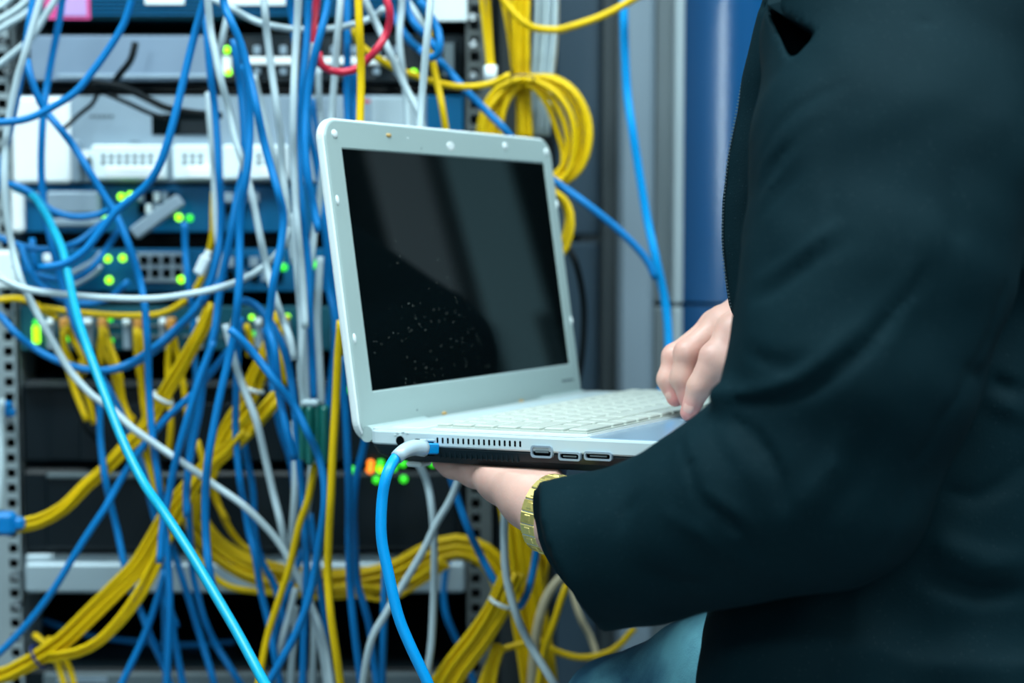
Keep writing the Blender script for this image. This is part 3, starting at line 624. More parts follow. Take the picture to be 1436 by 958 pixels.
for k, s_ in enumerate(coilpaths):
    P = catmull([W3(x, y, 1.575 + 0.006*math.sin(k*2.2) + 0.004*math.sin(i+k)) for i, (x, y) in enumerate(px_path(s_))], 0.008) - np.array(root.location)
    link('coil_turn', tube_mesh('coil_turn', P, 0.0031, 7), M['yellow'], root)
ring('tie', root, W3(733, 110, 1.565), (0, 0.2, 1), 0.0115, 0.001, M['tie'])
# green wrap round the white cables
bm = bmesh.new(); a, b = W3(425, 572, 1.40), W3(458, 640, 1.40)
cx, cz = (a.x+b.x)/2, (a.z+b.z)/2
for k in range(4):
    add_box(bm, (cx-0.010+k*0.0065, 1.40-0.004*(k % 2), cz-0.002*(k % 2)), (0.0068, 0.020, 0.050+0.003*(k % 2)), 0.0025)
g = bm_obj('cable_wrap', bm, M['green']); tag(g, 'dark green wrap clamped round the white cables left of the laptop', 'cable wrap')
box('end_cap', (cx-0.003, 1.395, cz+0.027), (0.016, 0.014, 0.006), M['clear'], g, 0.002)
bm = bmesh.new(); p = W3(5, 734, 1.47); add_box(bm, p, (0.024, 0.016, 0.022), 0.004); add_box(bm, p+Vector((0.015, 0, 0)), (0.010, 0.011, 0.012), 0.003)
tag(bm_obj('cable_connector', bm, M['blue']), 'blue connector block on the left rack post, with yellow cables', 'connector')
bm = bmesh.new(); p = W3(2, 573, 1.52); add_box(bm, p, (0.020, 0.016, 0.014), 0.003); add_box(bm, p+Vector((0.008, 0, -0.004)), (0.010, 0.010, 0.008), 0.002)
tag(bm_obj('cable_connector', bm, M['blue']), 'small blue plug at the left edge beside the post holes', 'connector')
bm = bmesh.new(); p = W3(284, 372, 1.50); add_box(bm, (0, 0, 0), (0.010, 0.009, 0.020), 0.002); add_box(bm, (0, 0, 0.011), (0.006, 0.006, 0.008), 0.001)
bmesh.ops.rotate(bm, matrix=Matrix.Rotation(math.radians(25), 3, 'Y'), verts=bm.verts, cent=(0, 0, 0)); bmesh.ops.translate(bm, vec=p, verts=bm.verts)
tag(bm_obj('cable_plug', bm, M['portwhite']), 'small white plug on the yellow cable right of the port grid', 'plug')
# ------------------------------------------------------------------ the laptop
def rotm(a, b, c):
    Rz = np.array([[math.cos(a), -math.sin(a), 0], [math.sin(a), math.cos(a), 0], [0, 0, 1]])
    Rx = np.array([[1, 0, 0], [0, math.cos(b), -math.sin(b)], [0, math.sin(b), math.cos(b)]])
    Ry = np.array([[math.cos(c), 0, math.sin(c)], [0, 1, 0], [-math.sin(c), 0, math.cos(c)]])
    return Rz @ Rx @ Ry
LA = np.array([-.10113, 1.17875, -.06548]); LR = rotm(1.00584, .00543, -.05735)
TH, LH = 1.45123, .23529; SL, ST, SR, SB = .01952, .02246, .01519, .02403; LW = .335; OY, OZ = .01591, .0015
CAMM = np.array([[1, 0, 0], [0, CP, SP], [0, -SP, CP]])
wl = c2w(LA); RW = CAMM @ LR
lap = tag(empty('laptop'), 'open white and silver laptop with a dark screen, held on one hand', 'laptop')
lap.matrix_world = Matrix.Translation(Vector(wl)) @ Matrix(RW.tolist()).to_4x4()
def lcl(p): return LR.T @ (np.asarray(p) - LA)         # camera frame to laptop frame
def lap_ray(px, py, axis, val):                        # laptop-frame point where a sight line meets the plane  axis = val
    d = LR.T @ np.array([(px-718)/F, 1, -(py-479)/F]); o = LR.T @ (-LA); k = (val-o[axis])/d[axis]; return o + d*k
def rrect(x0, x1, y0, y1, r, n=6):
    out = []
    for cx, cy, a0 in ((x1-r, y1-r, 0), (x0+r, y1-r, 90), (x0+r, y0+r, 180), (x1-r, y0+r, 270)):
        for k in range(n+1):
            a = math.radians(a0+90*k/n); out.append((cx+r*math.cos(a), cy+r*math.sin(a)))
    return out
def loft(name, rings, m, parent=None, caps=True, closed=False, sm=False, **p):
    bm = bmesh.new(); V = [[bm.verts.new(v) for v in ring_] for ring_ in rings]
    n = len(V[0]); R_ = list(zip(V, V[1:])) + ([(V[-1], V[0])] if closed else [])
    for a, b in R_:
        for i in range(n): f = bm.faces.new((a[i], a[(i+1) % n], b[(i+1) % n], b[i])); f.smooth = sm
    if caps and not closed: bm.faces.new(V[0][::-1]); bm.faces.new(V[-1])
    bmesh.ops.recalc_face_normals(bm, faces=bm.faces)
    return bm_obj(name, bm, m, parent, **p)
def z3(r2, z): return [(x, y, z) for x, y in r2]
VF = -.262                                              # front edge of the base
shell = loft('base_shell', [z3(rrect(.001, LW-.001, VF+.001, .009, .010), -.0112), z3(rrect(0, LW, VF, .010, .011), -.0100), z3(rrect(0, LW, VF, .010, .011), -.0018), z3(rrect(.0006, LW-.0006, VF+.0006, .0094, .0105), -.0004), z3(rrect(.002, LW-.002, VF+.002, .008, .010), 0)], M['deckside'], lap)
loft('deck', [z3(rrect(.0012, LW-.0012, -.1775, .0085, .008), -.0005), z3(rrect(.0012, LW-.0012, -.1775, .0085, .008), .0004), z3(rrect(.002, LW-.002, -.1768, .0078, .008), .0008)], M['deck'], lap)
loft('palm_rest', [z3(rrect(.0014, LW-.0014, VF+.0014, -.1782, .008), -.0005), z3(rrect(.0018, LW-.0018, VF+.0018, -.1786, .008), .0005)], M['palm'], lap)
loft('touchpad', [z3(rrect(.125, .21, -.236, -.187, .004), .0004), z3(rrect(.1255, .2095, -.2355, -.1875, .004), .0008)], M['palm'], lap)
loft('button', [z3(rrect(.125, .21, -.252, -.239, .003), .0004), z3(rrect(.1255, .2095, -.2515, -.2395, .003), .0014)], M['deck'], lap)
loft('bottom_tray', [z3(rrect(.002, LW-.002, VF+.003, .008, .010), -.0108), z3(rrect(.001, LW-.001, VF+.002, .009, .010), -.0125), z3(rrect(.003, LW-.003, VF+.012, .007, .012), -.0185), z3(rrect(.010, LW-.010, VF+.055, .000, .012), -.0238), z3(rrect(.016, LW-.016, VF+.065, -.006, .012), -.0245)], M['tray'], lap)
# raised keyboard plate and its keys
loft('keyboard_plate', [z3(rrect(.008, LW-.008, -.1772, -.040, .006), .0005), z3(rrect(.0095, LW-.0095, -.1765, -.0415, .005), .0016)], M['deck'], lap)
kb = box('keyboard', (LW/2, -.110, .0018), (LW-.024, .128, .0010), M['key'], lap)
key_me = {}
def key(x, y, w_, d_):
    k_ = (round(w_, 4), round(d_, 4))
    if k_ not in key_me:
        hw, hd = w_/2, d_/2
        o = loft('key', [z3(rrect(-hw, hw, -hd, hd, .0012, 2), 0), z3(rrect(-hw, hw, -hd, hd, .0012, 2), .0016), z3(rrect(-hw+.0012, hw-.0012, -hd+.0010, hd-.0014, .0012, 2), .0024)], M['key'], kb); key_me[k_] = o.data
    else: o = link('key', key_me[k_], None, kb)
    o.location = (x, y, .0021)
kx0, kx1 = .0135, LW-.0135
rows = [(.0500, .0105, [1]*16), (.0665, .0165, [1]*13+[2, 1]), (.0860, .0165, [1.5]+[1]*12+[1.5, 1]), (.1055, .0165, [1.8]+[1]*11+[2.2, 1]), (.1250, .0165, [2.3]+[1]*10+[1.7, 1, 1]), (.1450, .0165, [1.3, 1, 1, 1.2, 5.2, 1.2, 1, 1.1, 1, 1, 1]), (.1645, .0150, [2.0, 1, 1, 1, 1, 1, 1, 1, 1, 1, 1, 2, 2])]
for v, dd, ws in rows[:]:
    tot = sum(ws); x = kx0
    for w_ in ws:
        ww = (kx1-kx0)*w_/tot; key(x+ww/2, -v, ww-.0026, dd); x += ww
# hinge
for x0 in (.004, .255):
    bm = bmesh.new(); bmesh.ops.create_cone(bm, cap_ends=True, segments=16, radius1=.0062, radius2=.0062, depth=.075)
    bmesh.ops.rotate(bm, matrix=Matrix.Rotation(math.pi/2, 3, 'Y'), verts=bm.verts, cent=(0, 0, 0)); bmesh.ops.translate(bm, vec=(x0+.0375, .0125, -.0045), verts=bm.verts)
    bm_obj('hinge', bm, M['lid'], lap, sm=False)
loft('rear_strip', [z3(rrect(.010, LW-.010, -.034, -.004, .004), .0005), z3(rrect(.011, LW-.011, -.033, -.005, .004), .0012)], M['deckside'], lap)
# side openings: vents, video sockets, power jack, network jack
def side(px, py): p = lap_ray(px, py, 0, 0.0); return p
for k in range(17):
    p = side(613.5+k*7.25, 617.5+k*0.33); box('vent_slot', (0.0002, p[1], p[2]), (.0012, .0017, .0042), M['hole'], lap, .0004)
for k in range(16):
    p = side(615+k*7.25, 643); box('lower_rib', (0.0022, p[1], -.0165), (.0014, .0012, .0062), M['tray'], lap, .0004)
def port(px0, py0, px1, py1, name='video_socket', taper=0.0):
    a = side(px0, py0); b = side(px1, py1); y0, y1 = a[1], b[1]; z0, z1 = b[2], a[2]
    if y0 > y1: y0, y1 = y1, y0
    r2 = rrect(y0, y1, z0, z1, (z1-z0)*0.3, 4); t = .0013
    r3 = rrect(y0+t, y1-t, z0+t, z1-t, (z1-z0)*0.22, 4); X = -.0014
    o = loft(name, [[(.003, y, z) for y, z in r2], [(X, y, z) for y, z in r2], [(X, y, z) for y, z in r3], [(.003, y, z) for y, z in r3]], M['silver'], lap, caps=False)
    loft('socket_opening', [[(.001, y, z) for y, z in r3], [(.0005, y, z) for y, z in r3]], M['hole'], o)
    box('contact_strip', (-.0001, (y0+y1)/2, (z0+z1)/2), (.001, (y1-y0)*.6, (z1-z0)*.18), M['ink'], o)
    return o
port(745, 624, 776, 643); port(784, 633, 815, 647); port(820, 632.5, 859, 647); 
p = side(562, 618); disc('power_jack', (-.0002, p[1], p[2]), .0036, .002, M['hole'], lap, axis='X')
p = side(589, 627); box('network_jack', (.0003, p[1]-.004, p[2]), (.0018, .017, .012), M['hole'], lap, .0006)
p = side(562, 607)
for dy, dz in ((-.006, 0), (-.002, .0006), (.003, 0), (.0, -.0018), (.005, -.0018)): box('icon_mark', (-.0002, p[1]+dy, p[2]+dz), (.0004, .0024, .0007), M['rubber'], lap)
p = lap_ray(583, 646, 0, .012); box('rubber_foot', (.016, p[1], -.0262), (.016, .014, .004), M['rubber'], lap, .0015)
# the lid: shell > frame, screen, pads
cT, sT = math.cos(TH), math.sin(TH)
LM = Matrix(((1, 0, 0, 0), (0, cT, -sT, OY), (0, sT, cT, OZ), (0, 0, 0, 1)))     # (x, height, outward) in the lid -> laptop frame
def lid3(r2, n): return [LM @ Vector((x, h, n)) for x, h in r2]
R0 = lambda e, r=.016: rrect(e, LW-e, -.012+e, LH-e, r-e*0.5, 8)
lid = loft('lid', [lid3(R0(.003), -.0085), lid3(R0(.0008), -.0072), lid3(R0(0), -.005), lid3(R0(0), -.0012), lid3(R0(.0012), -.0003)], M['lidrim'], lap)
inner = rrect(SL, LW-SR, SB, LH-ST, .0008, 8); inner2 = rrect(SL+.0012, LW-SR-.0012, SB+.0012, LH-ST-.0012, .0006, 8)
loft('screen_frame', [lid3(R0(.0014), -.0008), lid3(R0(.0014), .0004), lid3(R0(.0026), .0010), lid3(inner, .0010), lid3(inner2, -.0001)], M['lid'], lid, caps=False)
# screen glass
sm_ = bpy.data.materials.new('dark_screen'); sm_.use_nodes = True; N = sm_.node_tree.nodes; L = sm_.node_tree.links; b = N['Principled BSDF']
b.inputs['Roughness'].default_value = 0.035; b.inputs['Specular IOR Level'].default_value = 0.9
tc = N.new('ShaderNodeTexCoord'); vo = N.new('ShaderNodeTexVoronoi'); vo.inputs['Scale'].default_value = 260; vo.inputs['Randomness'].default_value = 1
ns = N.new('ShaderNodeTexNoise'); ns.inputs['Scale'].default_value = 14; ns.inputs['Detail'].default_value = 5
L.new(tc.outputs['Object'], vo.inputs['Vector']); L.new(tc.outputs['Object'], ns.inputs['Vector'])
lt = N.new('ShaderNodeMath'); lt.operation = 'LESS_THAN'; lt.inputs[1].default_value = 0.075; L.new(vo.outputs['Distance'], lt.inputs[0])
vd = N.new('ShaderNodeVectorMath'); vd.operation = 'DISTANCE'; vd.inputs[1].default_value = (0.10, 0.02, 0.075); L.new(tc.outputs['Object'], vd.inputs[0])
ma = N.new('ShaderNodeMath'); ma.operation = 'MULTIPLY_ADD'; ma.inputs[1].default_value = -0.30; L.new(ns.outputs['Fac'], ma.inputs[0]); L.new(vd.outputs['Value'], ma.inputs[2])
gt = N.new('ShaderNodeMath'); gt.operation = 'LESS_THAN'; gt.inputs[1].default_value = -0.085; L.new(ma.outputs[0], gt.inputs[0])
mu = N.new('ShaderNodeMath'); mu.operation = 'MULTIPLY'; L.new(lt.outputs[0], mu.inputs[0]); L.new(gt.outputs[0], mu.inputs[1])
mx = N.new('ShaderNodeMix'); mx.data_type = 'RGBA'; mx.inputs[6].default_value = (.0015, .003, .0035, 1); mx.inputs[7].default_value = (.45, .5, .46, 1)
L.new(mu.outputs[0], mx.inputs[0]); L.new(mx.outputs[2], b.inputs['Base Color'])
loft('screen', [lid3(inner2, -.0006), lid3(inner2, .0001)], sm_, lid)
def pad(px, py, kind):
    # where the sight line meets the frame front
    d = LR.T @ np.array([(px-718)/F, 1, -(py-479)/F]); o = LR.T @ (-LA)
    Mi = LM.inverted(); o2 = Mi @ Vector(o); d2 = Mi.to_3x3() @ Vector(d); k = (.001-o2.z)/d2.z; q = o2 + d2*k
    bm = bmesh.new(); bmesh.ops.create_uvsphere(bm, u_segments=10, v_segments=6, radius=1)
    s = {'round': (.0036, .0036, .0016), 'flat': (.0036, .0018, .0014), 'tall': (.0019, .0042, .0014), 'smudge': (.006, .004, .0003), 'tiny': (.0008, .0008, .0004)}[kind]
    bmesh.ops.scale(bm, vec=s, verts=bm.verts); bmesh.ops.translate(bm, vec=(q.x, q.y, .001), verts=bm.verts); bmesh.ops.transform(bm, matrix=LM, verts=bm.verts)
    return bm, q
for px, py, kd, m_, nm in ((469, 188, 'round', 'lidrim', 'screw_cap'), (766, 213, 'round', 'lidrim', 'screw_cap'), (545, 190, 'flat', 'amber', 'bumper_pad'), (548, 190, 'tiny', 'lidrim', 'bumper_pad'), (708, 205, 'round', 'lidrim', 'bumper_pad'),
        (473, 281, 'tall', 'lidrim', 'bumper_pad'), (497, 475, 'tall', 'lidrim', 'bumper_pad'), (781, 287, 'tall', 'lidrim', 'bumper_pad'), (801, 450, 'tall', 'lidrim', 'bumper_pad'),
        (623, 580, 'flat', 'amber', 'bumper_pad'), (731, 563, 'flat', 'amber', 'bumper_pad'), (518, 608, 'round', 'lidrim', 'screw_cap'), (632, 205, 'smudge', 'lidrim', 'camera_dot'), (585, 575, 'tiny', 'ink', 'microphone_hole'), (591, 208, 'tiny', 'ink', 'microphone_hole'), (572, 194, 'tiny', 'lidrim', 'microphone_hole')):
    bm, q = pad(px, py, kd); bm_obj(nm, bm, M[m_], lid, sm=True)
_, q = pad(797, 533, 'tiny')
bm = bmesh.new()
for k in range(6): add_box(bm, (q.x-.010+k*.0036, q.y-.0003*(k % 2), .00115), (.0026, .0020, .0003), 0)
bmesh.ops.transform(bm, matrix=LM, verts=bm.verts); bm_obj('printed_mark', bm, M['ink'], lid)
# the network cable plugged into the laptop
pts = [cc(596, 629, 1.135), cc(580, 628, 1.125), cc(564, 634, 1.115), cc(553, 645, 1.11), cc(543, 665, 1.10), cc(536, 700, 1.10), cc(535, 754, 1.10), cc(545, 805, 1.10), cc(558, 862, 1.10), cc(575, 905, 1.10), cc(600, 958, 1.10), cc(612, 990, 1.10)]
P = c2w(catmull(pts, .004)); o = link('patch_cable', tube_mesh('patch_cable', P[3:], .0040, 12), M['bright']); tag(o, 'bright blue network cable plugged into the side of the laptop', 'cable')
boot = c2w(catmull([cc(594, 629, 1.133), cc(580, 628, 1.125), cc(566, 633, 1.116), cc(556, 642, 1.111)], .003))
link('plug_boot', tube_mesh('plug_boot', boot, np.linspace(.0062, .0050, len(boot)), 12), M['clear'], o)
a, b_ = Vector(c2w(cc(591, 629, 1.132))), Vector(c2w(cc(607, 629, 1.150))); dv = (b_-a); ln = dv.length
mt = Matrix.Translation((a+b_)/2) @ dv.to_track_quat('X', 'Z').to_matrix().to_4x4()
box('plug', (0, 0, 0), (ln, .0105, .0080), M['bright'], o, .001, mtx=mt); box('latch', (0, 0, .0058), (ln*.9, .005, .0018), M['clear'], o, .0005, mtx=mt)
# ------------------------------------------------------------------ the person: surfaces grown from smooth-blended tapered limbs
f32 = np.float32
def cap(p, a, b, r0, r1):
    a = np.asarray(a, f32); b = np.asarray(b, f32); ba = b-a; q = p-a
    t = np.clip((q@ba)/f32(ba@ba+1e-12), 0, 1)
    return np.sqrt(((q-t[:, None]*ba)**2).sum(1)) - (r0+t*(r1-r0)).astype(f32)
def smin(a, b, k): h = np.maximum(k-np.abs(a-b), 0)/k; return np.minimum(a, b) - h*h*k*0.25
def chain(p, pts, k=0.01):
    d = None
    for (a, r0), (b, r1) in zip(pts, pts[1:]):
        e = cap(p, a, b, r0, r1); d = e if d is None else smin(d, e, k)
    return d
def ell(p, c, ax, rad):
    q = (p-np.asarray(c, f32)) @ np.asarray(ax, f32).T; r = np.asarray(rad, f32)
    k0 = np.sqrt(((q/r)**2).sum(1)); k1 = np.sqrt(((q/(r*r))**2).sum(1)); return k0*(k0-1)/(k1+1e-9)
def surfnet(fn, lo, hi, h):
    lo = np.asarray(lo, float); n = np.ceil((np.asarray(hi)-lo)/h).astype(int)+1
    ax = [lo[i]+h*np.arange(n[i]) for i in range(3)]
    S = np.empty(n, f32); yz = np.stack(np.meshgrid(ax[1], ax[2], indexing='ij'), -1).reshape(-1, 2)
    step = max(1, 400000//len(yz))
    for i in range(0, n[0], step):
        xs = ax[0][i:i+step]; G = np.empty((len(xs), len(yz), 3), f32); G[:, :, 0] = xs[:, None]; G[:, :, 1:] = yz
        S[i:i+step] = fn(G.reshape(-1, 3)).reshape(len(xs), n[1], n[2])
    neg = S < 0; c = tuple(n-1); acc = np.zeros(c+(3,), f32); cnt = np.zeros(c, f32)
    E = []
    for d in range(3):
        sa = [slice(None)]*3; sb = [slice(None)]*3; sa[d] = slice(0, -1); sb[d] = slice(1, None)
        A_, B_ = S[tuple(sa)], S[tuple(sb)]; X = (A_ < 0) != (B_ < 0); I = np.argwhere(X); t = A_[X]/(A_[X]-B_[X])
        pos = I.astype(f32); pos[:, d] += t; o1, o2 = [k for k in range(3) if k != d]
        E.append((d, I, A_[X] < 0))
        for u in (0, 1):
            for v in (0, 1):
                J = I.copy(); J[:, o1] -= u; J[:, o2] -= v; ok = ((J >= 0) & (J < np.array(c))).all(1); J = J[ok]
                flat = np.ravel_multi_index(J.T, c)
                for q in range(3): acc[..., q].reshape(-1)[:] += np.bincount(flat, pos[ok][:, q], minlength=int(np.prod(c))).astype(f32)
                cnt.reshape(-1)[:] += np.bincount(flat, minlength=int(np.prod(c))).astype(f32)
    act = cnt > 0; idx = -np.ones(c, np.int64); idx[act] = np.arange(act.sum())
    V = lo + h*(acc[act]/cnt[act][:, None]); Q = []
    for d, I, sgn in E:
        o1, o2 = [(1, 2), (2, 0), (0, 1)][d]; ok = (I[:, o1] > 0) & (I[:, o2] > 0) & (I[:, o1] < c[o1]) & (I[:, o2] < c[o2]) & (I[:, d] < c[d]); I = I[ok]; s_ = sgn[ok]
        def cell(u, v): J = I.copy(); J[:, o1] -= u; J[:, o2] -= v; return idx[J[:, 0], J[:, 1], J[:, 2]]
        q = np.stack([cell(0, 0), cell(1, 0), cell(1, 1), cell(0, 1)], 1); q[~s_] = q[~s_][:, ::-1]; Q.append(q)
    Q = np.concatenate(Q); Q = Q[(Q >= 0).all(1)]
    return V, Q
def relax(V, Q, n=1, lam=0.5):
    for _ in range(n):
        s = np.zeros_like(V); c = np.zeros(len(V))
        for a, b in ((0, 1), (1, 2), (2, 3), (3, 0)):
            for u, v in ((a, b), (b, a)):
                for q in range(3): s[:, q] += np.bincount(Q[:, u], V[Q[:, v], q], minlength=len(V))
                c += np.bincount(Q[:, u], minlength=len(V))
        V = V + lam*(s/np.maximum(c, 1)[:, None]-V)
    return V
def grow(name, parts, m, parent=None, rl=1, **p):
    Vs, Qs, off = [], [], 0
    for fn, lo, hi, h in parts:
        V, Q = surfnet(fn, lo, hi, h); V = relax(V, Q, rl); Vs.append(V); Qs.append(Q+off); off += len(V)
    V = np.concatenate(Vs); Q = np.concatenate(Qs)
    me = bpy.data.meshes.new(name); me.vertices.add(len(V)); me.vertices.foreach_set('co', c2w(V).astype(f32).ravel())
    me.loops.add(Q.size); me.loops.foreach_set('vertex_index', Q.astype(np.int32).ravel()); me.polygons.add(len(Q))
    me.polygons.foreach_set('loop_start', np.arange(0, Q.size, 4, dtype=np.int32)); me.update(calc_edges=True); me.validate(); smooth(me)
    return link(name, me, m, parent, **p), V
def j(px, py, d, r): return (cc(px, py, d).astype(f32), r)

# ---- torso frame
TC = np.array([.330, 1.125, 0.]); TL_ = np.array([-.53, -.848, 0]); TF = np.array([-.848, .53, 0]); TU = np.array([0, 0, 1.])
def tp(l, f_, u): return TC + TL_*l + TF*f_ + TU*u
TAX = np.stack([TL_, TF, TU])
# ---- jacket
up_arm = [j(1268, 75, .985, .085), j(1250, 230, .945, .0800), j(1228, 380, .925, .0740), j(1193, 520, .915, .0680), j(1146, 670, .920, .0640)]
fore = [j(1146, 670, .920, .0640), j(1054, 700, .930, .0575), j(1003, 722, .940, .0515), j(905, 761, .965, .0470), j(820, 776, .990, .0460), j(735, 776, 1.010, .0450)]
r_arm = [(np.array([.42, 1.355, .145], f32), .082), (np.array([.40, 1.455, .045], f32), .080), (cc(1180, 470, 1.24).astype(f32), .045), (cc(1088, 448, 1.185).astype(f32), .035)]
panel = [j(1128, -40, 1.04, .018), j(1108, 20, 1.04, .016), j(1078, 125, 1.045, .016), j(1056, 250, 1.05, .0155), j(1050, 320, 1.05, .0150), j(1052, 400, 1.05, .0135), j(1060, 440, 1.045, .0115)]
flap = [j(1150, 800, 1.07, .056), j(1130, 880, 1.04, .059), j(1116, 945, 1.00, .0575), j(1104, 1060, .985, .058)]
crook = [j(1003, 555, .905, .0040), j(1030, 561, .900, .0065), j(1075, 560, .895, .0100)]
ct = cc(750, 767, .97); cb = cc(842, 884, .955); nrm = np.cross(cb-ct, np.array([-.10, 1.0, .05])); nrm /= np.linalg.norm(nrm)
if nrm[0] > 0: nrm = -nrm
nrm = nrm.astype(f32); c0 = ((ct+cb)/2).astype(f32)
n1_ = np.cross(cc(753, 740, .97)-cc(757, 680, .97), np.array([-.05, 1.0, .0])); n1_ /= np.linalg.norm(n1_)
if n1_[0] > 0: n1_ = -n1_
n1_ = n1_.astype(f32); c1 = cc(757, 710, .97).astype(f32)
_pp = catmull([np.append(a, r) for a, r in panel], .012); panel = [(q[:3].astype(f32), float(q[3])) for q in _pp]
def jacket_base(p):
    d = chain(p, up_arm, .02); a2 = chain(p, fore, .012)
    hem = -smin(-((p-c0)@nrm), -((p-c1)@n1_), .02)
    a2 = smin(a2, chain(p, crook, .006), .010)
    a2 = np.maximum(a2, hem)
    inner = np.maximum(chain(p, [(q, r-.0085) for q, r in fore[3:]], .01), -(hem+.003)); a2 = np.maximum(a2, -inner)
    d = smin(d, a2, .012)
    q = (p-TC.astype(f32)) @ TAX.T.astype(f32)
    # torso: a stack of flattened sections
    t = None
    for u0, u1, lw0, lw1, fd0, fd1, c_0, c_1 in ((-.40, -.20, .20, .195, .145, .135, .0, .0), (-.20, .05, .195, .20, .135, .125, .0, .0), (.05, .20, .20, .165, .125, .10, .0, .012), (.20, .30, .10, .075, .085, .075, .015, .03)):
        s = np.clip((q[:, 2]-u0)/(u1-u0), 0, 1); lw = lw0+s*(lw1-lw0); fd = fd0+s*(fd1-fd0); cf = c_0+s*(c_1-c_0)
        x = q[:, 0]/lw; y = (q[:, 1]-cf)/fd; k = np.sqrt(x*x+y*y); e = (k-1)*np.minimum(lw, fd)
        e = np.maximum(e, np.maximum(u0-q[:, 2], q[:, 2]-u1)); t = e if t is None else smin(t, e, .035)
    t = smin(t, ell(p, tp(-.0, .0, .20), TAX, (.19, .10, .05)), .04)
    fl_ = chain(p, panel, .01); fp = chain(p, flap, .02)
    body = smin(smin(t, fl_, .020), fp, .04)
    body = smin(body, chain(p, r_arm, .02), .02)
    d = smin(d, body, .004)
    # shoulder blends further
    d = smin(d, cap(p, cc(1290, 40, 1.0), tp(.10, 0, .20), .075, .06), .05)
    return d
FOLDS = """
-|5|6|1449,300 1411,399 1400,432 1384,480 1366,520 1345,556 1323,585 1289,645 1268,702 1253,741 1233,770
+|8|8.5|992,549 1010,551 1027,552 1050,550 1075,546 1100,539 1120,530 1150,508 1175,485 1210,458
-|9|7|1030,566 1065,566 1100,560 1140,545 1175,520 1210,490 1240,455 1275,412 1300,380
-|10|4|1045,490 1075,508 1105,514 1135,502
-|6|11|1028,588 1048,600 1065,618 1080,640 1090,662 1096,690 1098,715
+|9|4|1010,600 1030,630 1050,655 1062,680
-|5|10|972,688 985,702 1005,720 1025,735 1042,752 1056,775 1066,790
+|8|3.5|990,690 1010,703 1035,720 1055,742
+|5|4|964,602 968,625 975,650 985,680
-|4.5|5|958,620 963,645 972,668 980,688
+|4|3|948,625 953,650 960,675
-|8|3|900,690 880,715 865,745
+|6|5.5|1060,395 1078,385 1098,373 1127,350 1150,330 1180,309
-|8|4|1058,420 1085,408 1115,385 1150,360 1190,338
+|5|4|1068,283 1080,262 1095,243 1123,213
-|5|4.5|1064,268 1076,245 1090,222 1108,203
-|5|4|1064,305 1080,288 1100,262 1125,240
+|5|3|1062,250 1072,225 1085,203
-|6|3.5|1072,212 1090,178 1115,152 1150,130 1185,118
+|6|2.5|1080,225 1100,195 1130,168 1170,150
-|2.2|2.2|1150,52 1194,40 1225,33 1252,29 1285,30 1315,35 1345,47 1369,63 1392,81 1411,100 1428,120 1440,134
-|8|11|1440,550 1418,543 1400,537 1378,528 1357,520
+|12|4|1440,585 1410,572 1385,560
+|2|1.6|1273,690 1273,730 1276,762 1286,792 1300,818 1308,842 1307,880 1302,920 1300,965
-|14|7|1300,812 1335,822 1375,835 1440,832
+|18|6|1290,745 1330,770 1380,790 1440,785
-|12|4|1330,690 1370,700 1410,680 1440,650
-|2|1.8|1010,892 1004,925 1000,965
+|14|4|1180,610 1165,660 1130,700
-|14|4|1230,600 1200,680 1150,740
+|14|3|1290,330 1270,420 1240,510
-|12|3|1330,250 1340,330 1330,420
-|10|2.5|1180,180 1165,260 1170,330
+|10|3|930,720 980,745 1030,790
-|10|3|900,800 950,820 1010,818
"""
def march(px, py):
    o = np.zeros(3, f32); d = np.array([(px-718)/F, 1, -(py-479)/F], f32); L_ = np.linalg.norm(d); d /= L_; t = .70
    for _ in range(90):
        s = float(jacket_base((o+d*t)[None])[0]); t += max(s*.8, .0004) if s > 0 else 0
        if s < .0006 or t > 1.6: break
    return o+d*t if t < 1.5 else None
SEG = []
for row in FOLDS.strip().split('\n'):
    sg, wpx, amp, pts = row.split('|'); Ps = [march(x, y) for x, y in px_path(pts)]; Ps = [p for p in Ps if p is not None]
    n_ = len(Ps)-1
    for i, (a, b) in enumerate(zip(Ps, Ps[1:])):
        if np.linalg.norm(a-b) > .07: continue
        e0 = min(1, .25+2.2*min(i, n_-i)/max(1, n_)); e1 = min(1, .25+2.2*min(i+1, n_-i-1)/max(1, n_))
        SEG.append((a, b, float(wpx)/2750, (1 if sg == '+' else -1)*float(amp)/1000, e0, e1, id(row)))
def folds(p):
    out = np.zeros(len(p), f32); cur = None; acc = None
    groups = {}
    for s in SEG: groups.setdefault(s[6], []).append(s)
    for ss in groups.values():
        best = np.full(len(p), 1e3, f32); am = np.zeros(len(p), f32); w_ = ss[0][2]; A0 = ss[0][3]
        for a, b, _, _, e0, e1, _ in ss:
            ba = b-a; q = p-a; t = np.clip((q@ba)/(ba@ba+1e-9), 0, 1); dd = ((q-t[:, None]*ba)**2).sum(1); m_ = dd < best
            best[m_] = dd[m_]; am[m_] = (e0+t*(e1-e0))[m_]
        out += A0*am*np.exp(-best/(w_*w_))
    return out
def wob(p, s, ph): return np.sin(p[:, 0]*s+ph+1.3*np.sin(p[:, 2]*s*.7+ph))*np.sin(p[:, 2]*s*1.1+1.7*np.sin(p[:, 1]*s*.8+ph))
blk = [cc(1073, 6, .98), cc(1145, 48, .98), cc(1110, 86, .98)]
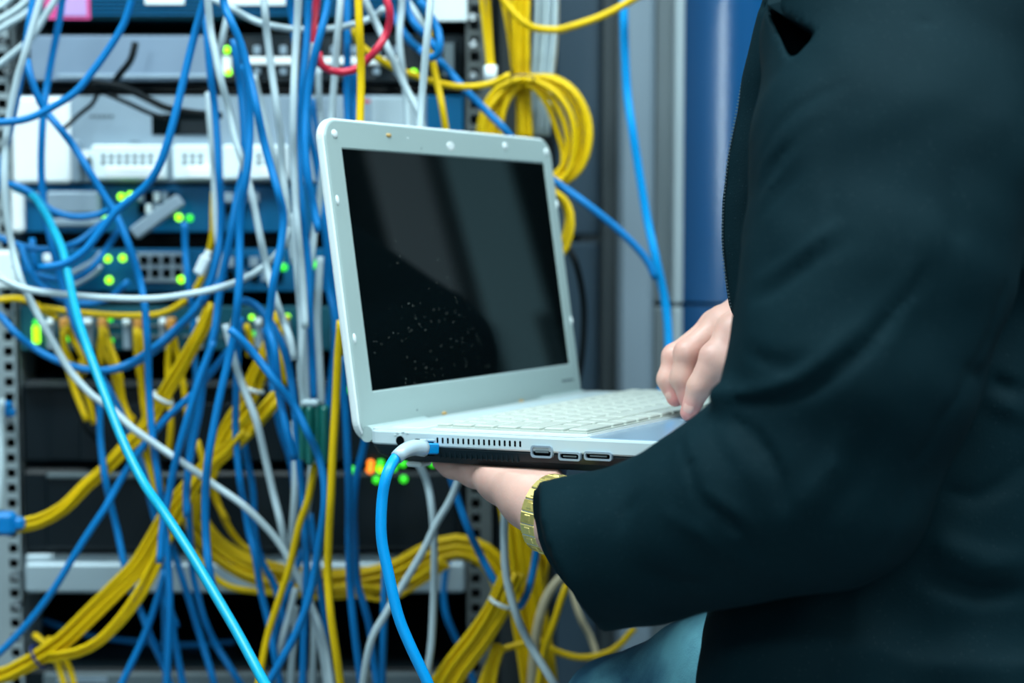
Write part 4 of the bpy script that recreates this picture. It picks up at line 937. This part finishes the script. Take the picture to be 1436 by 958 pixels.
def jacket(p):
    d = jacket_base(p); m_ = np.abs(d) < .03; q = p[m_]
    d[m_] -= folds(q) + .0012*wob(q, 38, 1.) + .0006*wob(q, 90, 2.)
    # open wedge under the collar
    n0 = [];  e = np.full(len(p), -1., f32)
    for i in range(3):
        a, b = blk[i], blk[(i+1) % 3]; nn = np.cross(a, b); nn /= np.linalg.norm(nn)
        if nn @ blk[(i+2) % 3] > 0: nn = -nn
        e = np.maximum(e, p@nn.astype(f32))
    e = np.maximum(e, p[:, 1]-1.045)
    return np.maximum(d, -e)

jm = bpy.data.materials.new('dark_jacket_cloth'); jm.use_nodes = True; N = jm.node_tree.nodes; L = jm.node_tree.links; b = N['Principled BSDF']
b.inputs['Roughness'].default_value = 0.72; b.inputs['Specular IOR Level'].default_value = 0.06
b.inputs['Sheen Weight'].default_value = 0.0; b.inputs['Sheen Roughness'].default_value = 0.45; b.inputs['Sheen Tint'].default_value = (.25, .62, .75, 1)
tc = N.new('ShaderNodeTexCoord'); n1 = N.new('ShaderNodeTexNoise'); n1.inputs['Scale'].default_value = 9; n1.inputs['Detail'].default_value = 5; L.new(tc.outputs['Object'], n1.inputs['Vector'])
mx = N.new('ShaderNodeMix'); mx.data_type = 'RGBA'; mx.inputs[6].default_value = (.0012, .0094, .0140, 1); mx.inputs[7].default_value = (.0022, .0155, .0215, 1); L.new(n1.outputs['Fac'], mx.inputs[0])
vo = N.new('ShaderNodeTexVoronoi'); vo.inputs['Scale'].default_value = 330; L.new(tc.outputs['Object'], vo.inputs['Vector'])
lt = N.new('ShaderNodeMath'); lt.operation = 'LESS_THAN'; lt.inputs[1].default_value = .09; L.new(vo.outputs['Distance'], lt.inputs[0])
mlt = N.new('ShaderNodeMath'); mlt.operation = 'MULTIPLY'; mlt.inputs[1].default_value = .35; L.new(lt.outputs[0], mlt.inputs[0])
mx2 = N.new('ShaderNodeMix'); mx2.data_type = 'RGBA'; mx2.inputs[7].default_value = (.08, .13, .15, 1); L.new(mx.outputs[2], mx2.inputs[6]); L.new(mlt.outputs[0], mx2.inputs[0]); L.new(mx2.outputs[2], b.inputs['Base Color'])
n2 = N.new('ShaderNodeTexNoise'); n2.inputs['Scale'].default_value = 900; n2.inputs['Detail'].default_value = 2; L.new(tc.outputs['Object'], n2.inputs['Vector'])
bp = N.new('ShaderNodeBump'); bp.inputs['Strength'].default_value = .35; bp.inputs['Distance'].default_value = .0008; L.new(n2.outputs['Fac'], bp.inputs['Height']); L.new(bp.outputs['Normal'], b.inputs['Normal'])

# ---- hands
hp = lap_ray(967, 591, 2, .0008); HN = LR[:, 2]; hit = LR @ hp + LA; hd = hit[1]
def sh(px, py, dd, r): return (cc(px, py, hd+dd).astype(f32), r)
tipc = (hit + HN*.0066).astype(f32)
R_index = [sh(1056, 450, .004, .0125), sh(1030, 464, .000, .0112), sh(1001, 500, -.006, .0098), sh(980, 543, -.004, .0086), (tipc, .0069)]
R_mid = [sh(1050, 440, .022, .0120), sh(1014, 452, .020, .0105), sh(964, 495, .013, .0097), sh(957, 530, .014, .0090), sh(966, 562, .014, .0072)]
R_ring = [sh(1046, 436, .040, .0112), sh(1004, 456, .038, .0098), sh(946, 500, .032, .0090), sh(937, 532, .030, .0082), sh(947, 558, .028, .0068)]
R_pink = [sh(1050, 440, .058, .0100), sh(1012, 462, .056, .0085), sh(966, 505, .054, .0074), sh(957, 530, .052, .0068), sh(964, 548, .050, .0058)]
R_thumb = [sh(1075, 462, -.004, .0150), sh(1046, 488, -.008, .0118), sh(1022, 512, -.010, .0092), sh(1003, 532, -.004, .0078)]
def rhand(p):
    palm = ell(p, cc(1066, 446, hd+.030), np.eye(3), (.026, .040, .020))
    palm = smin(palm, cap(p, cc(1075, 446, hd+.025), cc(1130, 440, hd+.045), .024, .026), .02)
    d = palm
    for c_, k in ((R_index, .011), (R_mid, .011), (R_ring, .011), (R_pink, .011)):
        e = chain(p, c_, .004); d = smin(d, e, .0022)
    for c_ in (R_index, R_mid, R_ring, R_pink):       # webbing and knuckles near the palm only
        d = smin(d, cap(p, c_[0][0], c_[1][0], c_[0][1], c_[1][1]*1.0), .010)
    for c_ in (R_index, R_mid, R_ring):               # knuckle fullness
        a, r = c_[2]; d = smin(d, np.sqrt(((p-a)**2).sum(1))-r*1.0, .003)
    th = chain(p, R_thumb, .008); d = smin(d, th, .009)
    # creases over the joints
    for (a, r), s in ((R_index[2], 1), (R_index[3], 1), (R_mid[2], 1)):
        for o_ in (-.0022, 0, .0022):
            q = a + np.array([-.45*r*.9+o_*.4, -.86*r, .35*r+o_], f32); d = d + .00028*np.exp(-(((p-q)**2*np.array([.06, .3, 6], f32)).sum(1))/(.0014**2))
    return d
# left hand, palm up under the laptop
WA = cc(784, 725, 1.072); 
L_thumb = [j(745, 697, 1.100, .0172), j(703, 674, 1.140, .0155), j(664, 660, 1.166, .0105), j(634, 653, 1.180, .0078), j(616, 648, 1.190, .0058)]
def below(px, py_d, dd, r):                            # a finger joint resting against the underside of the tray
    x = (px-718)/F*dd; q = LR.T @ (np.array([x, dd, 0.])-LA); q[2] = -.0247-r*.96; o_ = LR @ q + LA; return (o_.astype(f32), r)
L_f = []
for k in range(4):
    b0 = below(742+k*8, 0, 1.150+k*.020, .0105); b1 = below(712+k*9, 0, 1.185+k*.022, .0088); b2 = below(688+k*10, 0, 1.210+k*.022, .0080); b3 = below(672+k*10, 0, 1.228+k*.021, .0068)
    L_f.append([b0, b1, b2, b3])
def lhand(p):
    d = smin(cap(p, WA, cc(749, 699, 1.105), .0210, .0180), cap(p, cc(749, 699, 1.105), cc(735, 674, 1.160), .0175, .0140), .02)
    d = smin(d, cap(p, WA, cc(840, 758, 1.02), .0210, .025), .02)
    d = smin(d, cap(p, cc(755, 690, 1.12), L_f[3][0][0], .018, .014), .02)
    d = smin(d, chain(p, L_thumb, .01), .012)
    for c_ in L_f: d = smin(d, chain(p, c_, .005), .006)
    q = LR.T.astype(f32) @ (p-LA.astype(f32)).T         # flattened where the tray rests on it
    return np.maximum(d, q[2]+.0243)
# ---- rest of the body
HC = tp(0, .075, .385)
def body_fn(p):
    q = (p-TC.astype(f32)) @ TAX.T.astype(f32)
    d = None
    for u0, u1, lw0, lw1, fd0, fd1 in ((-.30, -.12, .155, .140, .105, .095), (-.12, .14, .140, .155, .095, .090)):
        s = np.clip((q[:, 2]-u0)/(u1-u0), 0, 1); lw = lw0+s*(lw1-lw0); fd = fd0+s*(fd1-fd0); k = np.sqrt((q[:, 0]/lw)**2+(q[:, 1]/fd)**2)
        e = np.maximum((k-1)*fd, np.maximum(u0-q[:, 2], q[:, 2]-u1)); d = e if d is None else smin(d, e, .03)
    d = smin(d, cap(p, tp(-.13, 0, .15), tp(.11, 0, .15), .045, .045), .03)
    d = smin(d, cap(p, tp(0, .01, .17), tp(0, .045, .31), .055, .052), .03)
    ar = [(a, r-.028) for a, r in up_arm]; d = smin(d, chain(p, ar, .02), .03)
    fr = [(a, max(.024, r-.026)) for a, r in fore[:5]]; d = smin(d, chain(p, fr[:4], .02), .02); d = smin(d, cap(p, fr[3][0], cc(815, 745, 1.04), .026, .0200), .02)
    ra = [(a, max(.026, r-.025)) for a, r in r_arm]; d = smin(d, chain(p, ra, .02), .02)
    # head: skull, face, jaw, nose, brow, ears
    hx = np.stack([TL_, np.array([TF[0]*.94, TF[1]*.94, -.34]), np.array([TF[0]*.34, TF[1]*.34, .94])])
    def hq(l, f_, u): return HC + hx[0]*l + hx[1]*f_ + hx[2]*u
    h = ell(p, hq(0, -.012, .018), hx, (.076, .096, .092)); h = smin(h, ell(p, hq(0, .040, -.035), hx, (.060, .056, .072)), .03)
    h = smin(h, cap(p, hq(0, .086, -.090), hq(0, .080, -.098), .018, .02), .03)
    h = smin(h, cap(p, hq(0, .096, .000), hq(0, .112, -.032), .007, .012), .008); h = smin(h, cap(p, hq(-.03, .088, .012), hq(.03, .088, .012), .008, .008), .014)
    for s in (-1, 1):
        h = smin(h, ell(p, hq(s*.078, -.012, -.008), hx, (.008, .018, .032)), .008); h = np.maximum(h, -(ell(p, hq(s*.032, .100, -.006), hx, (.014, .010, .008))))
        h = smin(h, ell(p, hq(s*.032, .088, -.006), hx, (.012, .011, .010)), .002)
    h = smin(h, cap(p, hq(-.02, .094, -.062), hq(.02, .094, -.062), .006, .006), .006); h = smin(h, cap(p, hq(-.016, .092, -.073), hq(.016, .092, -.073), .006, .006), .005)
    return smin(d, h, .025)
def hair_fn(p):
    hx = np.stack([TL_, np.array([TF[0]*.94, TF[1]*.94, -.34]), np.array([TF[0]*.34, TF[1]*.34, .94])])
    e = ell(p, HC + hx[1]*(-.016) + hx[2]*.026, hx, (.085, .105, .102)); q = (p-HC.astype(f32)) @ hx.T.astype(f32)
    cut = q[:, 1]*.8 - q[:, 2] + .012 - .0; cut = np.maximum(cut-.01, -q[:, 2]-.07)
    return np.maximum(e - .002*wob(p, 150, 0), cut)
person = tag(empty('person', tuple(c2w(tp(0, 0, -.80)))), 'person in a dark jacket and blue jeans, holding the laptop and typing', 'person')
ploc = Vector(person.location)
def PP(o): o.parent = person; o.location = o.location - ploc; return o
sk = bpy.data.materials.new('skin'); sk.use_nodes = True; N = sk.node_tree.nodes; L = sk.node_tree.links; b = N['Principled BSDF']
b.inputs['Roughness'].default_value = .48; b.inputs['Subsurface Weight'].default_value = .25; b.inputs['Subsurface Radius'].default_value = (.8, .25, .15); b.inputs['Subsurface Scale'].default_value = .005
at_ = N.new('ShaderNodeAttribute'); at_.attribute_name = 'flush'; tc = N.new('ShaderNodeTexCoord'); n1 = N.new('ShaderNodeTexNoise'); n1.inputs['Scale'].default_value = 70; n1.inputs['Detail'].default_value = 4; L.new(tc.outputs['Object'], n1.inputs['Vector'])
mx = N.new('ShaderNodeMix'); mx.data_type = 'RGBA'; mx.inputs[6].default_value = (.58, .32, .26, 1); mx.inputs[7].default_value = (.70, .44, .37, 1); L.new(n1.outputs['Fac'], mx.inputs[0])
mx2 = N.new('ShaderNodeMix'); mx2.data_type = 'RGBA'; mx2.inputs[7].default_value = (.70, .22, .21, 1); L.new(at_.outputs['Fac'], mx2.inputs[0]); L.new(mx.outputs[2], mx2.inputs[6]); L.new(mx2.outputs[2], b.inputs['Base Color'])
n2 = N.new('ShaderNodeTexNoise'); n2.inputs['Scale'].default_value = 420; n2.inputs['Detail'].default_value = 3; L.new(tc.outputs['Object'], n2.inputs['Vector'])
bp = N.new('ShaderNodeBump'); bp.inputs['Strength'].default_value = .12; bp.inputs['Distance'].default_value = .001; L.new(n2.outputs['Fac'], bp.inputs['Height']); L.new(bp.outputs['Normal'], b.inputs['Normal'])
rc = cc(1010, 490, hd+.02)
body, BV = grow('body', [(body_fn, (.02, .80, -.34), (.58, 1.56, .54), .0065), (rhand, rc-(.075, .055, .075), rc+(.105, .085, .075), .0012), (lhand, (-.075, 1.0, -.15), (.11, 1.33, -.075), .0017)], sk, None, 1)
PP(body)
fl_a = body.data.attributes.new('flush', 'FLOAT', 'POINT'); v_ = np.zeros(len(BV))
for c_, s in ((R_index, .9), (R_mid, .8), (R_ring, 1.0), (R_pink, .8), (L_thumb, .3)):
    v_ = np.maximum(v_, s*np.exp(-((BV-c_[-1][0])**2).sum(1)/.011**2)); v_ = np.maximum(v_, .35*s*np.exp(-((BV-c_[2][0])**2).sum(1)/.010**2))
v_ = np.maximum(v_, .5*np.exp(-((BV-R_thumb[1][0])**2).sum(1)/.016**2))
fl_a.data.foreach_set('value', v_.astype(f32))
nail = mat('nail', (.72, .40, .34), .25, coat=.4)
def nailed(c_, off, rx, nm='fingernail'):
    tip, pre = np.array(c_[-1][0], float), np.array(c_[-2][0], float); ax_ = tip-pre; ax_ /= np.linalg.norm(ax_); off = np.array(off, float); off -= ax_*(off@ax_); off /= np.linalg.norm(off); sd = np.cross(ax_, off)
    c = tip + off*(c_[-1][1]*.80) - ax_*.0045; R3 = np.stack([CAMM@sd, CAMM@ax_, CAMM@off], 1)
    mt_ = Matrix.Translation(Vector(c2w(c))) @ Matrix(R3.tolist()).to_4x4()
    bm = bmesh.new(); bmesh.ops.create_uvsphere(bm, u_segments=14, v_segments=8, radius=1); bmesh.ops.scale(bm, vec=(rx, .0062, .0019), verts=bm.verts); bmesh.ops.transform(bm, matrix=mt_, verts=bm.verts)
    PP(bm_obj(nm, bm, nail, None, sm=True))
nailed(R_index, (-.35, -.9, .3), .0046); nailed(R_ring, (-.8, -.55, .1), .0040)
PP(grow('hair', [(hair_fn, HC-.14, HC+.15, .006)], M['hair'], None, 1)[0])
jk, JV = grow('jacket', [(jacket, (.0, .76, -.40), (.60, 1.56, .31), .0036)], jm, None, 1); PP(jk)
# zipper teeth and edge stitches
def teeth(name, pts, d, step, s, m_):
    P = c2w(catmull([cc(x, y, d) for x, y in px_path(pts)], step)); bm = bmesh.new()
    for i, p in enumerate(P):
        if i % 2 == 0: add_box(bm, p, s, 0)
    o = bm_obj(name, bm, m_); o['kind'] = 'stuff'; return PP(o)
stm = mat('stitch_thread', (.07, .11, .13), .6)
teeth('zipper_teeth', '1040,118 1031,165 1022,215 1016,268 1013,313 1014,360 1019,400 1026,432', 1.045, .0011, (.0013, .0013, .0009), stm)
teeth('edge_stitches', '1005,856 1000,880 995,910 990,940 987,965', 1.03, .0012, (.0009, .0009, .0011), stm)
# collar flap
cm = []
for dx, n_ in ((0, 0), (0, 1)): pass
quad = [cc(1078, 8, .965), cc(1137, 48, .955), cc(1180, -14, .95), cc(1150, -60, .97), cc(1075, -60, .985)]
cen = sum(quad)/5; nn = np.cross(quad[1]-quad[0], quad[2]-quad[0]); nn /= np.linalg.norm(nn); nn *= .0022
PP(loft('collar', [[Vector(c2w(q+nn)) for q in quad], [Vector(c2w(q+nn*.9+(cen-q)*-.01)) for q in quad], [Vector(c2w(q-nn)) for q in quad]], jm))
# jeans and shoes
def leg_pts(off): return [tuple(np.array(a)+off) for a in ((.300, 1.05, -.262), (.177, 1.120, -.246), (.096, 1.200, -.303), (.112, 1.185, -.52), (.125, 1.165, -.745))]
def jeans(p):
    d = None
    for off in (np.zeros(3), np.array([.115, .19, 0])):
        q = leg_pts(off); rs = (.088, .0665, .0605, .052, .048)
        e = chain(p, [(np.array(a, f32), r) for a, r in zip(q, rs)], .03); d = e if d is None else smin(d, e, .02)
    d = smin(d, ell(p, tp(0, -.02, -.27), TAX, (.165, .12, .085)), .04)
    d = np.maximum(d, -(p[:, 2]+.76))
    m_ = np.abs(d) < .02; q = p[m_]; d[m_] -= .0022*wob(q, 42, .4) + .0010*wob(q, 95, 1.)
    return d
jn = bpy.data.materials.new('washed_denim'); jn.use_nodes = True; N = jn.node_tree.nodes; L = jn.node_tree.links; b = N['Principled BSDF']; b.inputs['Roughness'].default_value = .75
tc = N.new('ShaderNodeTexCoord'); n1 = N.new('ShaderNodeTexNoise'); n1.inputs['Scale'].default_value = 14; n1.inputs['Detail'].default_value = 8; L.new(tc.outputs['Object'], n1.inputs['Vector'])
cr = N.new('ShaderNodeValToRGB'); cr.color_ramp.elements[0].position = .42; cr.color_ramp.elements[0].color = (.007, .08, .15, 1); cr.color_ramp.elements[1].position = .66; cr.color_ramp.elements[1].color = (.11, .34, .42, 1); L.new(n1.outputs['Fac'], cr.inputs[0]); L.new(cr.outputs[0], b.inputs['Base Color'])
n2 = N.new('ShaderNodeTexNoise'); n2.inputs['Scale'].default_value = 700; L.new(tc.outputs['Object'], n2.inputs['Vector']); bp = N.new('ShaderNodeBump'); bp.inputs['Strength'].default_value = .4; bp.inputs['Distance'].default_value = .001; L.new(n2.outputs['Fac'], bp.inputs['Height']); L.new(bp.outputs['Normal'], b.inputs['Normal'])
PP(grow('jeans', [(jeans, (-.0, .92, -.78), (.56, 1.46, -.14), .006)], jn, None, 1)[0])
def shoe(off):
    a = np.array([.125, 1.165, -.78])+off
    def fn(p): return np.maximum(smin(cap(p, a, a+(-.10, .063, -.012), .042, .036), cap(p, a+(0, 0, .03), a, .045, .045), .02), -(p[:, 2]+.812))
    return fn
for off in (np.zeros(3), np.array([.115, .19, 0])):
    c = np.array([.08, 1.19, -.78])+off; o, _ = grow('shoe', [(shoe(off), c-(.13, .12, .06), c+(.14, .10, .12), .005)], M['black'], None, 1); PP(o)
# stool
sc_ = Vector(c2w(tp(-.02, -.03, -.30))); st = tag(empty('stool', (sc_.x, sc_.y, 0)), 'low black stool the person is sitting on', 'stool')
sz = sc_.z-.085
disc('seat', (0, 0, sz-.02), .17, .04, M['darkmetal'], st, axis='Z', seg=28)
for a in range(4):
    t = math.radians(45+90*a); link('leg', tube_mesh('leg', [(.12*math.cos(t), .12*math.sin(t), sz-.04), (.17*math.cos(t), .17*math.sin(t), 0.0)], .012, 8), M['rackmetal'], st)
# ---- gold watch on the left wrist
wc = cc(777, 722, 1.074); ax_ = np.array([-.72, .66, .12]); ax_ /= np.linalg.norm(ax_); u_ = np.cross(ax_, [0, 0, 1.]); u_ /= np.linalg.norm(u_); v2 = np.cross(u_, ax_)
if v2[2] < 0: v2 = -v2
wt = tag(empty('wristwatch', tuple(c2w(wc))), 'gold linked wristwatch at the cuff of the hand under the laptop', 'watch'); wl_ = Vector(wt.location)
ra, rb = .0262, .0256; nl = 20; per = 2*math.pi
for k in range(nl):
    t = per*k/nl; c = wc + u_*ra*math.cos(t) + v2*rb*math.sin(t); tt = -u_*ra*math.sin(t)+v2*rb*math.cos(t); tt /= np.linalg.norm(tt); nn = np.cross(tt, ax_)
    R3 = np.stack([CAMM@tt, CAMM@ax_, CAMM@nn], 1); mt_ = Matrix.Translation(Vector(c2w(c))-wl_) @ Matrix(R3.tolist()).to_4x4()
    if k % 20 in (17,): continue
    o = box('link', (0, 0, 0), (.0082, .0130, .0030), M['gold'], wt, .0008, mtx=mt_)
    box('link_bar', (0, 0, 0), (.0052, .0055, .0042), M['gold'], o, .0008, mtx=mt_); box('link_pin', (.0042, 0, 0), (.0014, .0110, .0018), M['steel'], o, .0003, mtx=mt_)
t = per*17/nl; c = wc + u_*(ra+.002)*math.cos(t) + v2*(rb+.002)*math.sin(t); tt = -u_*math.sin(t)+v2*math.cos(t); nn = np.cross(tt, ax_); R3 = np.stack([CAMM@tt, CAMM@ax_, CAMM@nn], 1)
mt_ = Matrix.Translation(Vector(c2w(c))-wl_) @ Matrix(R3.tolist()).to_4x4()
disc('watch_case', (0, 0, 0), .015, .006, M['gold'], wt, axis='Z', seg=24, mtx=mt_)
